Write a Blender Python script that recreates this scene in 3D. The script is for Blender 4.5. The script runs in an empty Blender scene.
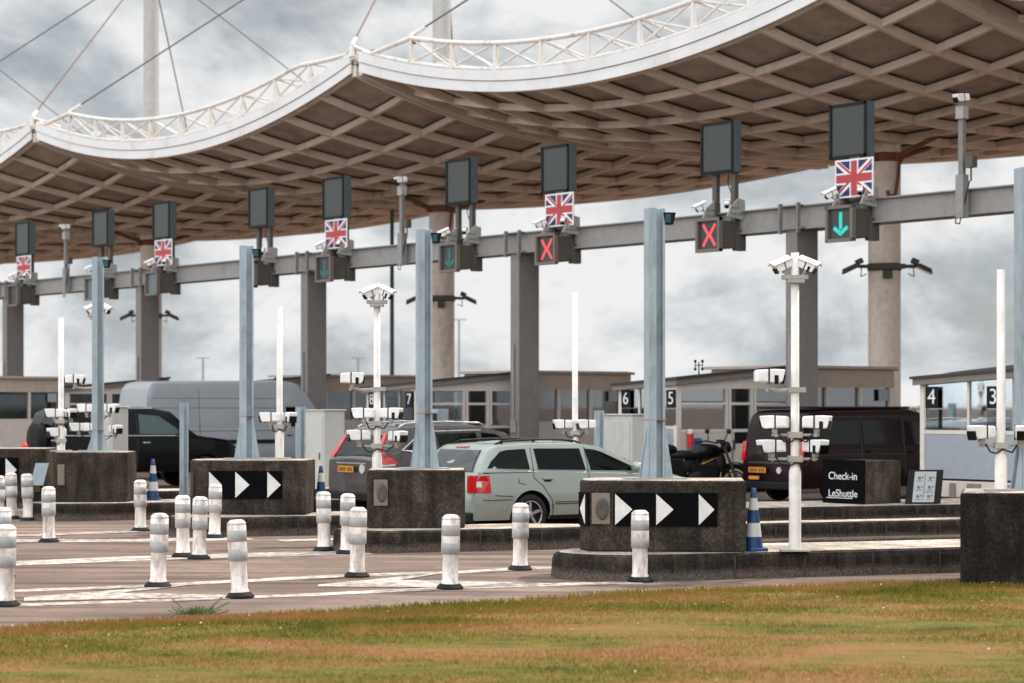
import bpy, math, random
from mathutils import Vector, Matrix, noise
random.seed(7)
PI = math.pi
R = math.radians
scene = bpy.context.scene
COL = scene.collection
F, HOR, H = 2200.0, 405.0, 2.0          # focal length in px, horizon row, eye height
LX, LY = 0.7805, 0.6251                 # travel direction of the lanes at the gantry (away, to the right)
GX, GY = -0.6251, 0.7805                # direction of the gantry line
PHI = math.atan2(LY, LX)
PHI2 = R(20)                            # direction of the kerbed islands

def gd(px, py, h=0.0):
    Z = (H - h) * F / (py - HOR)
    return Vector(((px - 512) * Z / F, Z, h))
def at(px, Z, z=0.0):
    return Vector(((px - 512) * Z / F, Z, z))
def zh(py, Z):
    return H + (HOR - py) * Z / F
def LG(l, g, z=0.0):
    return Vector((LX * l + GX * g, LY * l + GY * g, z))
def g_at(px, l):
    k = (px - 512) / F
    return l * (LX - k * LY) / (k * GY - GX)

# ------------------------------------------------------------------ materials
def new_mat(name):
    m = bpy.data.materials.new(name); m.use_nodes = True
    nt = m.node_tree
    return m, nt, nt.nodes['Principled BSDF']
def N(nt, t, **kw):
    n = nt.nodes.new(t)
    for k, v in kw.items(): setattr(n, k, v)
    return n
def noise_n(nt, vec, scale, detail=6, rough=0.6, dist=0.0):
    n = N(nt, 'ShaderNodeTexNoise'); n.inputs['Scale'].default_value = scale
    n.inputs['Detail'].default_value = detail; n.inputs['Roughness'].default_value = rough
    n.inputs['Distortion'].default_value = dist
    nt.links.new(vec, n.inputs['Vector']); return n
def ramp_n(nt, fac, stops):
    r = N(nt, 'ShaderNodeValToRGB'); e = r.color_ramp.elements
    while len(e) < len(stops): e.new(0.5)
    for i, (p, c) in enumerate(stops):
        e[i].position = p; e[i].color = (c[0], c[1], c[2], 1)
    nt.links.new(fac, r.inputs['Fac']); return r
def mix_n(nt, fac, a, b, mode='MIX'):
    m = N(nt, 'ShaderNodeMix', data_type='RGBA', blend_type=mode)
    if hasattr(fac, 'links'): nt.links.new(fac, m.inputs[0])
    else: m.inputs[0].default_value = fac
    for s, i in ((a, 6), (b, 7)):
        if hasattr(s, 'links'): nt.links.new(s, m.inputs[i])
        else: m.inputs[i].default_value = (s[0], s[1], s[2], 1)
    return m.outputs[2]
def bump_n(nt, bsdf, h, strength=0.3, dist=0.01):
    b = N(nt, 'ShaderNodeBump'); b.inputs['Strength'].default_value = strength
    b.inputs['Distance'].default_value = dist
    nt.links.new(h, b.inputs['Height']); nt.links.new(b.outputs[0], bsdf.inputs['Normal'])
def mapped(nt, scale=(1, 1, 1), rot=(0, 0, 0), coord='Object', vary=False):
    tc = N(nt, 'ShaderNodeTexCoord'); mp = N(nt, 'ShaderNodeMapping')
    if vary:
        oi = N(nt, 'ShaderNodeObjectInfo'); vm = N(nt, 'ShaderNodeVectorMath', operation='MULTIPLY'); vm.inputs[1].default_value = (37, 53, 71)
        nt.links.new(oi.outputs['Random'], vm.inputs[0]); nt.links.new(vm.outputs[0], mp.inputs['Location'])
    mp.inputs['Scale'].default_value = scale; mp.inputs['Rotation'].default_value = rot
    nt.links.new(tc.outputs[coord], mp.inputs['Vector']); return mp.outputs[0]
def paint(name, c, rough=0.5, metal=0.0, var=0.12, dirt=None, dscale=3.0, damt=0.5, bump=0.05, coat=0.0, scale=6.0, dpos=0.55, spec=0.4, vary=True):
    m, nt, b = new_mat(name)
    b.inputs['Specular IOR Level'].default_value = spec
    v = mapped(nt, vary=vary)
    n = noise_n(nt, v, scale, 7)
    lo = [x * (1 - var) for x in c]; hi = [min(1, x * (1 + var)) for x in c]
    col = ramp_n(nt, n.outputs[0], [(0.3, lo), (0.7, hi)]).outputs[0]
    if dirt:
        v2 = mapped(nt, (1, 1, 0.35), vary=vary)
        d = noise_n(nt, v2, dscale, 9, 0.68)
        f = ramp_n(nt, d.outputs[0], [(dpos, (0, 0, 0)), (dpos + 0.2, (damt, damt, damt))]).outputs[0]
        col = mix_n(nt, f, col, dirt)
    nt.links.new(col, b.inputs['Base Color'])
    rr = ramp_n(nt, n.outputs[0], [(0.3, [rough * 0.85] * 3), (0.7, [min(1, rough * 1.15)] * 3)])
    nt.links.new(rr.outputs[0], b.inputs['Roughness'])
    b.inputs['Metallic'].default_value = metal
    if coat: b.inputs['Coat Weight'].default_value = coat; b.inputs['Coat Roughness'].default_value = 0.05
    if bump: bump_n(nt, b, noise_n(nt, v, scale * 8, 4).outputs[0], bump, 0.005)
    return m
def emit(name, c, s):
    m, nt, b = new_mat(name)
    b.inputs['Base Color'].default_value = (c[0] * .3, c[1] * .3, c[2] * .3, 1)
    b.inputs['Emission Color'].default_value = (c[0], c[1], c[2], 1)
    v = mapped(nt); vo = N(nt, 'ShaderNodeTexNoise'); vo.inputs['Scale'].default_value = 60
    nt.links.new(v, vo.inputs['Vector'])
    mm = N(nt, 'ShaderNodeMath', operation='MULTIPLY_ADD'); mm.inputs[1].default_value = s * 0.5; mm.inputs[2].default_value = s * 0.75
    nt.links.new(vo.outputs[0], mm.inputs[0]); nt.links.new(mm.outputs[0], b.inputs['Emission Strength'])
    return m
def concrete(name, c, stain, pos=0.5, amt=0.75, rough=0.9, low=None, speck=.7):
    m, nt, b = new_mat(name)
    v = mapped(nt, vary=True)
    n1 = noise_n(nt, v, 2.0, 10, 0.72, 0.4); n2 = noise_n(nt, v, 34, 5, 0.75)
    vs = mapped(nt, (5, 5, 0.5), vary=True); n3 = noise_n(nt, vs, 1.6, 6, 0.6)
    base = ramp_n(nt, n1.outputs[0], [(0.34, [x * .5 for x in c]), (0.5, c), (0.64, [x * 1.7 for x in c])]).outputs[0]
    f = ramp_n(nt, n3.outputs[0], [(pos - .08, (0, 0, 0)), (pos + .16, (amt, amt, amt))]).outputs[0]
    col = mix_n(nt, f, base, stain)
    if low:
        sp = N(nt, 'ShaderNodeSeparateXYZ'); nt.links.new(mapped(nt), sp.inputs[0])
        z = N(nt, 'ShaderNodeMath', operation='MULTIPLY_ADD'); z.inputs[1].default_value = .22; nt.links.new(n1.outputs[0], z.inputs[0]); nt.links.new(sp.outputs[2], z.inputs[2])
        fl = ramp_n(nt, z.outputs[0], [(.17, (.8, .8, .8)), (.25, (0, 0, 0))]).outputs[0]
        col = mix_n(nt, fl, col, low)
    g = ramp_n(nt, n2.outputs[0], [(0.34, (.3, .3, .3)), (0.5, (.9, .9, .9)), (0.62, (1.9, 1.8, 1.7))]).outputs[0]
    col = mix_n(nt, speck, col, g, 'MULTIPLY')
    nt.links.new(col, b.inputs['Base Color']); b.inputs['Roughness'].default_value = rough
    b.inputs['Specular IOR Level'].default_value = 0.12
    bump_n(nt, b, n2.outputs[0], 0.7, 0.014)
    return m
def glass(name, tint=(0.75, 0.82, 0.82), refl=0.12, opaque=0.25, dark=(0.02, 0.025, 0.025)):
    m, nt, b = new_mat(name)
    out = nt.nodes['Material Output']
    tr = N(nt, 'ShaderNodeBsdfTransparent'); tr.inputs[0].default_value = (*tint, 1)
    gl = N(nt, 'ShaderNodeBsdfGlossy'); gl.inputs[0].default_value = (.9, .95, 1, 1); gl.inputs['Roughness'].default_value = 0.02
    v = mapped(nt); nn = noise_n(nt, v, 1.5, 5)
    b.inputs['Base Color'].default_value = (*dark, 1); b.inputs['Roughness'].default_value = 0.15
    m1 = N(nt, 'ShaderNodeMixShader')
    f = N(nt, 'ShaderNodeMath', operation='MULTIPLY_ADD'); f.inputs[1].default_value = opaque * .8; f.inputs[2].default_value = opaque * .6
    nt.links.new(nn.outputs[0], f.inputs[0]); nt.links.new(f.outputs[0], m1.inputs[0])
    nt.links.new(tr.outputs[0], m1.inputs[1]); nt.links.new(b.outputs[0], m1.inputs[2])
    m2 = N(nt, 'ShaderNodeMixShader'); fr = N(nt, 'ShaderNodeFresnel'); fr.inputs[0].default_value = 1.5
    ad = N(nt, 'ShaderNodeMath', operation='ADD'); ad.inputs[1].default_value = refl
    nt.links.new(fr.outputs[0], ad.inputs[0]); nt.links.new(ad.outputs[0], m2.inputs[0])
    nt.links.new(m1.outputs[0], m2.inputs[1]); nt.links.new(gl.outputs[0], m2.inputs[2])
    nt.links.new(m2.outputs[0], out.inputs[0])
    return m

M = {}
M['white'] = paint('white_paint', (.78, .74, .70), .45, dirt=(.42, .36, .29), dscale=5, damt=.55, dpos=.52)
M['cam_white'] = paint('camera_white', (.84, .83, .82), .35, dirt=(.5, .46, .4), dscale=14, damt=.4)
M['bollard'] = paint('bollard_plastic', (.86, .81, .765), .5, dirt=(.36, .27, .215), dscale=9, damt=.85, dpos=.45)
M['bollard_band'] = paint('reflective_band', (.36, .36, .36), .35, dirt=(.24, .22, .2), dscale=10, damt=.5, dpos=.5)
M['rubber'] = paint('black_rubber', (.015, .015, .016), .8, spec=.2, dirt=(.08, .065, .055), dscale=8, damt=.5, dpos=.5)
M['black'] = paint('black_plastic', (.007, .007, .008), .5, spec=.2)
M['black_gloss'] = paint('black_glass', (.004, .004, .005), .1, bump=0, spec=.3)
M['black_matt'] = paint('black_board', (.0028, .003, .0036), .8, dirt=(.012, .012, .012), damt=.4, spec=.06)
M['gantry'] = paint('gantry_steel', (.26, .25, .24), .55, dirt=(.13, .11, .095), dscale=2, damt=.5)
M['gantry_dark'] = paint('gantry_column_steel', (.20, .188, .18), .6, dirt=(.14, .12, .11), dscale=2, damt=.5)
M['bracket'] = paint('galvanised_bracket', (.36, .35, .33), .5, dirt=(.18, .15, .12), dscale=6, damt=.6)
M['sig_box'] = paint('signal_box_steel', (.085, .075, .065), .5, dirt=(.13, .10, .08), damt=.4)
M['sig_frame'] = paint('signal_frame_bronze', (.16, .13, .11), .5, dirt=(.09, .07, .05), damt=.5)
M['panel_case'] = paint('panel_case_blue_grey', (.08, .105, .115), .45, dirt=(.06, .06, .06), damt=.4)
M['panel_face'] = paint('panel_face_grey', (.036, .042, .040), .35, bump=0)
M['post_blue'] = paint('blue_grey_steel', (.33, .40, .44), .45, dirt=(.17, .19, .2), dscale=4, damt=.6, dpos=.5)
M['shell'] = paint('canopy_panel', (.52, .43, .365), .85, var=.18, dirt=(.22, .15, .11), dscale=.9, damt=.7, dpos=.48, scale=1.2)
M['rib'] = paint('canopy_rib', (.80, .70, .61), .7, var=.1, dirt=(.32, .18, .11), dscale=1.1, damt=.75, dpos=.55, scale=1.0)
M['fascia'] = paint('canopy_fascia', (.70, .695, .695), .5, var=.08, dirt=(.42, .36, .30), dscale=.9, damt=.55, scale=.8)
M['truss'] = paint('truss_white', (.70, .67, .63), .5, dirt=(.33, .17, .10), dscale=1.4, damt=.85, dpos=.55)
M['seam'] = paint('seam_beam', (.70, .63, .56), .7, var=.08, dirt=(.36, .21, .13), dscale=1.4, damt=.8, dpos=.56, scale=1.0)
M['groove'] = paint('groove_dark', (.05, .045, .04), .8)
M['rust'] = paint('rust', (.20, .085, .045), .9, var=.4, dirt=(.35, .22, .15), damt=.5)
M['mast'] = paint('mast_paint', (.80, .71, .63), .6, dirt=(.25, .17, .12), dscale=1.2, damt=.5, dpos=.55)
M['mast_up'] = paint('mast_upper_paint', (.34, .335, .33), .6, dirt=(.4, .36, .32), dscale=1.2, damt=.5)
M['cable'] = paint('cable_steel', (.10, .10, .105), .5)
M['cable_red'] = paint('cable_rusty', (.16, .085, .065), .7, var=.4)
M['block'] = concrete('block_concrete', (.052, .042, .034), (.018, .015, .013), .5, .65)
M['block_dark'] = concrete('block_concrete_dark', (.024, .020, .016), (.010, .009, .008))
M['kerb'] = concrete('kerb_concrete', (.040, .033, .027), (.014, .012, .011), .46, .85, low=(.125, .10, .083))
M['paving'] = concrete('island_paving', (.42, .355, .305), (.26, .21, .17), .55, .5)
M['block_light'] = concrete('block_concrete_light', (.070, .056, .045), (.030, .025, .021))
M['tri'] = paint('chevron_white', (.70, .68, .65), .45, dirt=(.45, .4, .36), dscale=8, damt=.4)
M['speaker'] = paint('grille_frame', (.20, .165, .13), .7, dirt=(.08, .06, .05), dscale=8, damt=.7)
M['speaker_in'] = paint('grille_glass', (.075, .07, .062), .35, dirt=(.16, .13, .1), dscale=9, damt=.6)
M['red'] = paint('red_plastic', (.55, .025, .02), .35)
M['blue'] = paint('cone_blue', (.008, .045, .13), .45, dirt=(.05, .08, .14), dscale=12, damt=.5)
M['cone_white'] = paint('cone_white', (.52, .51, .49), .45, dirt=(.4, .36, .32), dscale=10, damt=.5)
M['flag_blue'] = paint('flag_blue', (.010, .022, .13), .5)
M['flag_red'] = paint('flag_red', (.42, .045, .055), .5)
M['flag_white'] = paint('flag_white', (.75, .74, .73), .5)
M['led_red'] = emit('led_red', (1.0, .085, .10), .75)
M['led_green'] = emit('led_green', (.03, .78, .66), .45)
M['led_dim'] = emit('led_dim_green', (.05, .30, .29), .14)
M['led_face'] = paint('signal_face', (.040, .043, .046), .4, bump=0)
M['led_face_pale'] = paint('signal_face_pale', (.10, .14, .15), .25, bump=0)
M['booth_white'] = paint('booth_panel_pale', (.30, .325, .36), .45, var=.05, dirt=(.35, .35, .35), dscale=3, damt=.4)
M['booth_frame'] = paint('booth_frame_taupe', (.64, .58, .53), .5, var=.06, dirt=(.22, .19, .16), damt=.4)
M['booth_grey'] = paint('booth_panel_taupe', (.56, .50, .45), .5, var=.06, dirt=(.2, .17, .15), damt=.4)
M['roof'] = paint('booth_roof_edge', (.20, .175, .155), .6, dirt=(.1, .09, .08), damt=.5)
M['roof_dark'] = paint('booth_roof_dark', (.045, .042, .04), .7)
M['inner'] = paint('booth_interior', (.32, .30, .275), .7)
M['tan'] = paint('tan_cladding', (.42, .345, .285), .7, var=.08, dirt=(.22, .17, .13), dscale=2, damt=.5)
M['glass'] = glass('booth_glass', (.90, .95, .95), .26, .04)
M['glass_dark'] = glass('dark_booth_glass', (.50, .55, .55), .16, .3)
M['cabinet'] = paint('cabinet_grey', (.48, .48, .45), .5, var=.05, dirt=(.27, .25, .22), dscale=2.5, damt=.5)
M['lamp_green'] = paint('lamp_column_green', (.085, .12, .12), .5)
M['lamp_grey'] = paint('lamp_column_grey', (.25, .28, .30), .5)
M['olive'] = paint('floodlight_olive', (.075, .07, .055), .6)
M['car_silver'] = paint('car_silver_green', (.32, .37, .335), .3, .35, var=.02, coat=.8, bump=0, scale=1.5)
M['car_grey'] = paint('car_grey', (.065, .058, .060), .3, .35, var=.04, coat=.9, bump=0)
M['car_maroon'] = paint('car_maroon', (.013, .0035, .005), .4, .0, var=.05, spec=.15, coat=.12, bump=0)
M['car_black'] = paint('car_black', (.003, .0034, .004), .3, .0, var=.05, spec=.15, coat=.2, bump=0)
M['car_white'] = paint('van_pale', (.27, .295, .315), .35, .05, var=.04, coat=.5, bump=0, dirt=(.2, .21, .21), dscale=1, damt=.4)
M['car_glass'] = paint('car_glass', (.002, .003, .0032), .04, bump=0, spec=.25)
M['glass_reflect'] = paint('pale_reflection_glass', (.075, .105, .11), .06, bump=0, spec=.3)  # pale teal reflection put into the colour of the off-roader's front windows
M['car_glass_rear'] = paint('rear_glass', (.05, .055, .058), .08, bump=0)
M['chrome'] = paint('chrome', (.70, .70, .70), .15, .95, bump=0)
M['lens_red'] = paint('lamp_red', (.50, .008, .012), .12, bump=0, coat=.8)
M['lens_clear'] = paint('lamp_clear', (.60, .56, .55), .12, bump=0, coat=.8)
M['plate'] = paint('plate_yellow', (.62, .27, .02), .45)
M['plate_ink'] = paint('plate_ink', (.13, .055, .012), .6)
M['alloy'] = paint('alloy', (.42, .42, .42), .3, .7, bump=0)
M['trim'] = paint('car_trim_black', (.010, .010, .010), .6, spec=.2)
M['gold'] = paint('frame_ochre', (.40, .24, .045), .4, .2)
M['steel'] = paint('engine_steel', (.14, .135, .13), .35, .7)
M['notice_blue'] = paint('notice_blue', (.045, .13, .33), .5)
M['poster'] = paint('poster_paper', (.40, .41, .42), .5, var=.05)
M['poster_mark'] = paint('poster_mark', (.14, .12, .12), .6)
M['text_white'] = paint('lettering_white', (.74, .74, .74), .5)
M['orange'] = paint('orange_tie', (.42, .20, .12), .6)
M['leaf_weed'] = paint('weed_green', (.10, .15, .045), .7, var=.4)
M['glass_teal'] = paint('blue_lamp', (.012, .07, .11), .2)
# ground
def asphalt():
    m, nt, b = new_mat('worn_asphalt')
    v = mapped(nt, rot=(0, 0, -PHI2))
    n1 = noise_n(nt, v, .16, 8, .65, .4)
    vs = mapped(nt, (.10, 1.6, 1), (0, 0, -PHI2)); n2 = noise_n(nt, vs, 1.5, 9, .68, .25)
    n3 = noise_n(nt, v, 45, 5, .75)
    n5 = noise_n(nt, v, 3.2, 7, .7, .6)
    c = ramp_n(nt, n1.outputs[0], [(.38, (.145, .102, .083)), (.62, (.25, .182, .148))]).outputs[0]
    t = ramp_n(nt, n2.outputs[0], [(.41, (.55, .53, .52)), (.49, (.93, .93, .93)), (.59, (1.25, 1.22, 1.2))]).outputs[0]
    c = mix_n(nt, .95, c, t, 'MULTIPLY')
    g = ramp_n(nt, n3.outputs[0], [(.3, (.62, .62, .62)), (.55, (1, 1, 1)), (.75, (1.28, 1.24, 1.2))]).outputs[0]
    c = mix_n(nt, .8, c, g, 'MULTIPLY')
    s = ramp_n(nt, n5.outputs[0], [(.52, (0, 0, 0)), (.64, (.6, .6, .6))]).outputs[0]
    c = mix_n(nt, s, c, (.10, .082, .07))
    nt.links.new(c, b.inputs['Base Color']); b.inputs['Roughness'].default_value = .9
    b.inputs['Specular IOR Level'].default_value = .2
    bump_n(nt, b, n3.outputs[0], .5, .01)
    return m
M['asphalt'] = asphalt()
def road_paint():
    m, nt, b = new_mat('worn_road_paint')
    v = mapped(nt); n = noise_n(nt, v, 7, 9, .75); n2 = noise_n(nt, v, 1.3, 5)
    a = N(nt, 'ShaderNodeMath', operation='MULTIPLY_ADD'); a.inputs[1].default_value = .35
    nt.links.new(n2.outputs[0], a.inputs[0]); nt.links.new(n.outputs[0], a.inputs[2])
    c = ramp_n(nt, a.outputs[0], [(.60, (.22, .165, .135)), (.70, (.45, .39, .35)), (.84, (.66, .61, .57))]).outputs[0]
    nt.links.new(c, b.inputs['Base Color']); b.inputs['Roughness'].default_value = .8
    return m
M['road_paint'] = road_paint()
def grass_mat(name, soil):
    m, nt, b = new_mat(name)
    v = mapped(nt); vs = mapped(nt, (.55, 1.5, 1))
    n1 = noise_n(nt, vs, .6, 7, .62, .5); n2 = noise_n(nt, vs, 3.6, 7, .72); n3 = noise_n(nt, v, 26, 4, .75)
    a = N(nt, 'ShaderNodeMath', operation='MULTIPLY_ADD'); a.inputs[1].default_value = .75
    nt.links.new(n2.outputs[0], a.inputs[0]); nt.links.new(n1.outputs[0], a.inputs[2])
    a2 = N(nt, 'ShaderNodeMath', operation='MULTIPLY_ADD'); a2.inputs[1].default_value = .5
    nt.links.new(n3.outputs[0], a2.inputs[0]); nt.links.new(a.outputs[0], a2.inputs[2])
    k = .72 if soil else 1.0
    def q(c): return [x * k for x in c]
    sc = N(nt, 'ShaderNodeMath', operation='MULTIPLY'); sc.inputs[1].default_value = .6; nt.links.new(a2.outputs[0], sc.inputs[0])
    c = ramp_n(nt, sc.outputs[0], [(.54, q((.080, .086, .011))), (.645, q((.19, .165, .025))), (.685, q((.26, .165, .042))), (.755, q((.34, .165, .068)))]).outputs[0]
    nt.links.new(c, b.inputs['Base Color']); b.inputs['Roughness'].default_value = .8
    b.inputs['Specular IOR Level'].default_value = .15
    if soil: bump_n(nt, b, n3.outputs[0], .8, .03)
    else:
        out = nt.nodes['Material Output']; tl = N(nt, 'ShaderNodeBsdfTranslucent'); nt.links.new(c, tl.inputs[0])
        ms = N(nt, 'ShaderNodeMixShader'); ms.inputs[0].default_value = .35
        nt.links.new(b.outputs[0], ms.inputs[1]); nt.links.new(tl.outputs[0], ms.inputs[2]); nt.links.new(ms.outputs[0], out.inputs[0])
    return m
M['turf'] = grass_mat('turf', True)
M['blade'] = grass_mat('grass_blades', False)
M['leaf'] = paint('tree_leaf', (.055, .085, .03), .7, var=.5, scale=.6, bump=0)
M['flower_w'] = paint('clover_white', (.75, .74, .68), .6)
M['flower_y'] = paint('dandelion_yellow', (.75, .45, .03), .6)

# ------------------------------------------------------------------ mesh helpers
class MB:
    def __init__(s): s.v, s.f, s.mi, s.sm = [], [], [], []
    def add(s, vs, fs, mi=0, sm=False, T=None):
        o = len(s.v)
        s.v += [tuple(T @ Vector(p)) if T else tuple(p) for p in vs]
        for f in fs: s.f.append([o + i for i in f]); s.mi.append(mi); s.sm.append(sm)
        return s
    def box(s, c, d, T=None, mi=0, rz=0, taper=None):
        x, y, z = d[0] / 2, d[1] / 2, d[2] / 2
        tx, ty = taper or (1, 1)
        vs = [(-x, -y, -z), (x, -y, -z), (x, y, -z), (-x, y, -z), (-x * tx, -y * ty, z), (x * tx, -y * ty, z), (x * tx, y * ty, z), (-x * tx, y * ty, z)]
        K = Matrix.Translation(c) @ Matrix.Rotation(rz, 4, 'Z')
        return s.add(vs, [(0, 3, 2, 1), (4, 5, 6, 7), (0, 1, 5, 4), (1, 2, 6, 5), (2, 3, 7, 6), (3, 0, 4, 7)], mi, False, (T @ K) if T else K)
    def cyl(s, p0, p1, r0, r1=None, n=14, mi=0, sm=True, T=None):
        p0, p1 = Vector(p0), Vector(p1); r1 = r0 if r1 is None else r1
        q = (p1 - p0).to_track_quat('Z', 'Y').to_matrix()
        vs = []
        for p, r in ((p0, r0), (p1, r1)):
            for i in range(n):
                a = 2 * PI * i / n; vs.append(p + q @ Vector((r * math.cos(a), r * math.sin(a), 0)))
        s.add(vs, [(i, (i + 1) % n, n + (i + 1) % n, n + i) for i in range(n)], mi, sm, T)
        s.add(vs[:n], [tuple(reversed(range(n)))], mi, False, T); s.add(vs[n:], [tuple(range(n))], mi, False, T)
        return s
    def lathe(s, prof, n=20, T=None, mi=0, sm=True, caps=True):
        vs = [(r * math.cos(2 * PI * i / n), r * math.sin(2 * PI * i / n), z) for r, z in prof for i in range(n)]
        fs = [(k * n + i, k * n + (i + 1) % n, (k + 1) * n + (i + 1) % n, (k + 1) * n + i) for k in range(len(prof) - 1) for i in range(n)]
        s.add(vs, fs, mi, sm, T)
        if caps and prof[0][0] > 1e-4: s.add(vs[:n], [tuple(reversed(range(n)))], mi, False, T)
        if caps and prof[-1][0] > 1e-4: s.add(vs[-n:], [tuple(range(n))], mi, False, T)
        return s
    def prism(s, pts, z0, z1, T=None, mi=0):
        n = len(pts)
        vs = [(x, y, z0) for x, y in pts] + [(x, y, z1) for x, y in pts]
        return s.add(vs, [tuple(reversed(range(n))), tuple(range(n, 2 * n))] + [(i, (i + 1) % n, n + (i + 1) % n, n + i) for i in range(n)], mi, False, T)
    def ell(s, c, r, nu=16, nv=10, T=None, mi=0):
        vs = [(c[0], c[1], c[2] - r[2])]
        for j in range(1, nv):
            t = -PI / 2 + PI * j / nv
            for i in range(nu):
                a = 2 * PI * i / nu
                vs.append((c[0] + r[0] * math.cos(t) * math.cos(a), c[1] + r[1] * math.cos(t) * math.sin(a), c[2] + r[2] * math.sin(t)))
        vs.append((c[0], c[1], c[2] + r[2])); e = len(vs) - 1
        fs = [(0, 1 + (i + 1) % nu, 1 + i) for i in range(nu)]
        for j in range(nv - 2):
            for i in range(nu):
                a, b = 1 + j * nu + i, 1 + j * nu + (i + 1) % nu
                fs.append((a, b, b + nu, a + nu))
        fs += [(e, 1 + (nv - 2) * nu + i, 1 + (nv - 2) * nu + (i + 1) % nu) for i in range(nu)]
        return s.add(vs, fs, mi, True, T)
    def tube(s, pts, r, n=8, mi=0, T=None):
        for a, b in zip(pts[:-1], pts[1:]): s.cyl(a, b, r, n=n, mi=mi, T=T)
        return s
    def torus(s, c, R_, r, axis='Y', nu=28, nv=10, mi=0, sz=1.0, T=None):
        vs = []
        for i in range(nu):
            a = 2 * PI * i / nu
            for j in range(nv):
                b = 2 * PI * j / nv
                rr = R_ + r * math.cos(b); w = r * sz * math.sin(b)
                vs.append((c[0] + rr * math.cos(a), c[1] + w, c[2] + rr * math.sin(a)))
        fs = [(i * nv + j, i * nv + (j + 1) % nv, ((i + 1) % nu) * nv + (j + 1) % nv, ((i + 1) % nu) * nv + j) for i in range(nu) for j in range(nv)]
        return s.add(vs, fs, mi, True, T)
    def build(s, name, mats, parent=None, bevel=0.0, loc=None, rot=None, segs=2):
        me = bpy.data.meshes.new(name); me.from_pydata(s.v, [], s.f); me.validate()
        for m in (mats if isinstance(mats, (list, tuple)) else [mats]): me.materials.append(M[m] if isinstance(m, str) else m)
        if len(me.polygons) == len(s.f):
            for p, mi, sm in zip(me.polygons, s.mi, s.sm): p.material_index = mi; p.use_smooth = sm
        o = bpy.data.objects.new(name, me); COL.objects.link(o)
        if parent: o.parent = parent
        if loc: o.location = loc
        if rot: o.rotation_euler = rot
        if bevel:
            b = o.modifiers.new('edge', 'BEVEL'); b.width = bevel; b.segments = segs; b.limit_method = 'ANGLE'; b.angle_limit = R(40)
        return o
def tag(o, label=None, cat=None, group=None, kind=None):
    if label: o['label'] = label
    if cat: o['category'] = cat
    if group: o['group'] = group
    if kind: o['kind'] = kind
    return o
def thing(name, label, cat, loc=(0, 0, 0), rz=0.0, group=None):
    o = bpy.data.objects.new(name, None); COL.objects.link(o); o.empty_display_size = .2
    o.location = loc; o.rotation_euler = (0, 0, rz)
    return tag(o, label, cat, group)
def kids(o): return [c for c in bpy.data.objects if c.parent == o]
def copy_tree(o, label=None, loc=None, rz=None):
    def rec(a, parent):
        c = a.copy(); COL.objects.link(c); c.parent = parent
        for ch in tree.get(a.name, []): rec(ch, c)
        return c
    tree = {}
    for ob in list(bpy.data.objects):
        if ob.parent: tree.setdefault(ob.parent.name, []).append(ob)
    c = rec(o, None)
    if label: c['label'] = label
    if loc is not None: c.location = loc
    if rz is not None: c.rotation_euler = (0, 0, rz)
    return c
def text(s, size, m, parent, loc, rot, name='lettering', ext=.004, sx=1.0):
    cu = bpy.data.curves.new('t', 'FONT'); cu.body = s; cu.size = size; cu.extrude = ext; cu.align_x = 'CENTER'; cu.align_y = 'CENTER'
    t = bpy.data.objects.new('t', cu); COL.objects.link(t)
    dg = bpy.context.evaluated_depsgraph_get()
    me = bpy.data.meshes.new_from_object(t.evaluated_get(dg)); me.name = name
    bpy.data.objects.remove(t); bpy.data.curves.remove(cu)
    me.materials.clear(); me.materials.append(M[m])
    o = bpy.data.objects.new(name, me); COL.objects.link(o); o.parent = parent
    o.location = loc; o.rotation_euler = rot; o.scale = (sx, 1, 1)
    return o
ROT_BACK = (R(90), 0, R(-90))      # lettering on a face whose outward normal is local -x
ROT_SIDE = (R(90), 0, 0)           # lettering on a face whose outward normal is local -y

# ------------------------------------------------------------------ camera, light, sky
cam = bpy.data.cameras.new('camera'); co = bpy.data.objects.new('camera', cam); COL.objects.link(co)
co.location = (0, 0, H); co.rotation_euler = (R(90), 0, 0)
cam.sensor_width = 36; cam.lens = F * 36 / 1024; cam.shift_y = (HOR - 341.5) / 1024
cam.clip_end = 5000; cam.clip_start = .1
cam.dof.use_dof = True; cam.dof.focus_distance = 27.5; cam.dof.aperture_fstop = 2.0
scene.camera = co
SUN = Vector((.50, .44, .74)).normalized()
FRONT_FILL = Vector((-.45, -.55, .70)).normalized()   # unseen sky boost behind the camera, added to light camera-facing fronts
sl = bpy.data.lights.new('sun', 'SUN'); sl.energy = 3.1; sl.angle = R(3); sl.color = (1, .93, .84)
so = bpy.data.objects.new('sun', sl); COL.objects.link(so)
so.rotation_euler = SUN.to_track_quat('Z', 'Y').to_euler(); so.location = (0, 0, 60)
w = bpy.data.worlds.new('World'); scene.world = w; w.use_nodes = True
nt = w.node_tree; nt.nodes.clear()
out = N(nt, 'ShaderNodeOutputWorld')
sky = N(nt, 'ShaderNodeTexSky', sky_type='NISHITA', sun_disc=False)
sky.sun_elevation = math.asin(SUN.z); sky.sun_rotation = math.atan2(SUN.x, SUN.y)
bg = N(nt, 'ShaderNodeBackground'); bg.inputs[1].default_value = .07; nt.links.new(sky.outputs[0], bg.inputs[0])
tc = N(nt, 'ShaderNodeTexCoord'); mp = N(nt, 'ShaderNodeMapping'); mp.inputs['Scale'].default_value = (1, 1, 1.75)
mp.inputs['Location'].default_value = (3.1, .9, .62)
nt.links.new(tc.outputs['Generated'], mp.inputs[0])
c1 = noise_n(nt, mp.outputs[0], 10, 14, .60, .22); c2 = noise_n(nt, mp.outputs[0], 5.2, 6, .5, .1)
mx = N(nt, 'ShaderNodeMath', operation='MULTIPLY_ADD'); mx.inputs[1].default_value = .95
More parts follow.
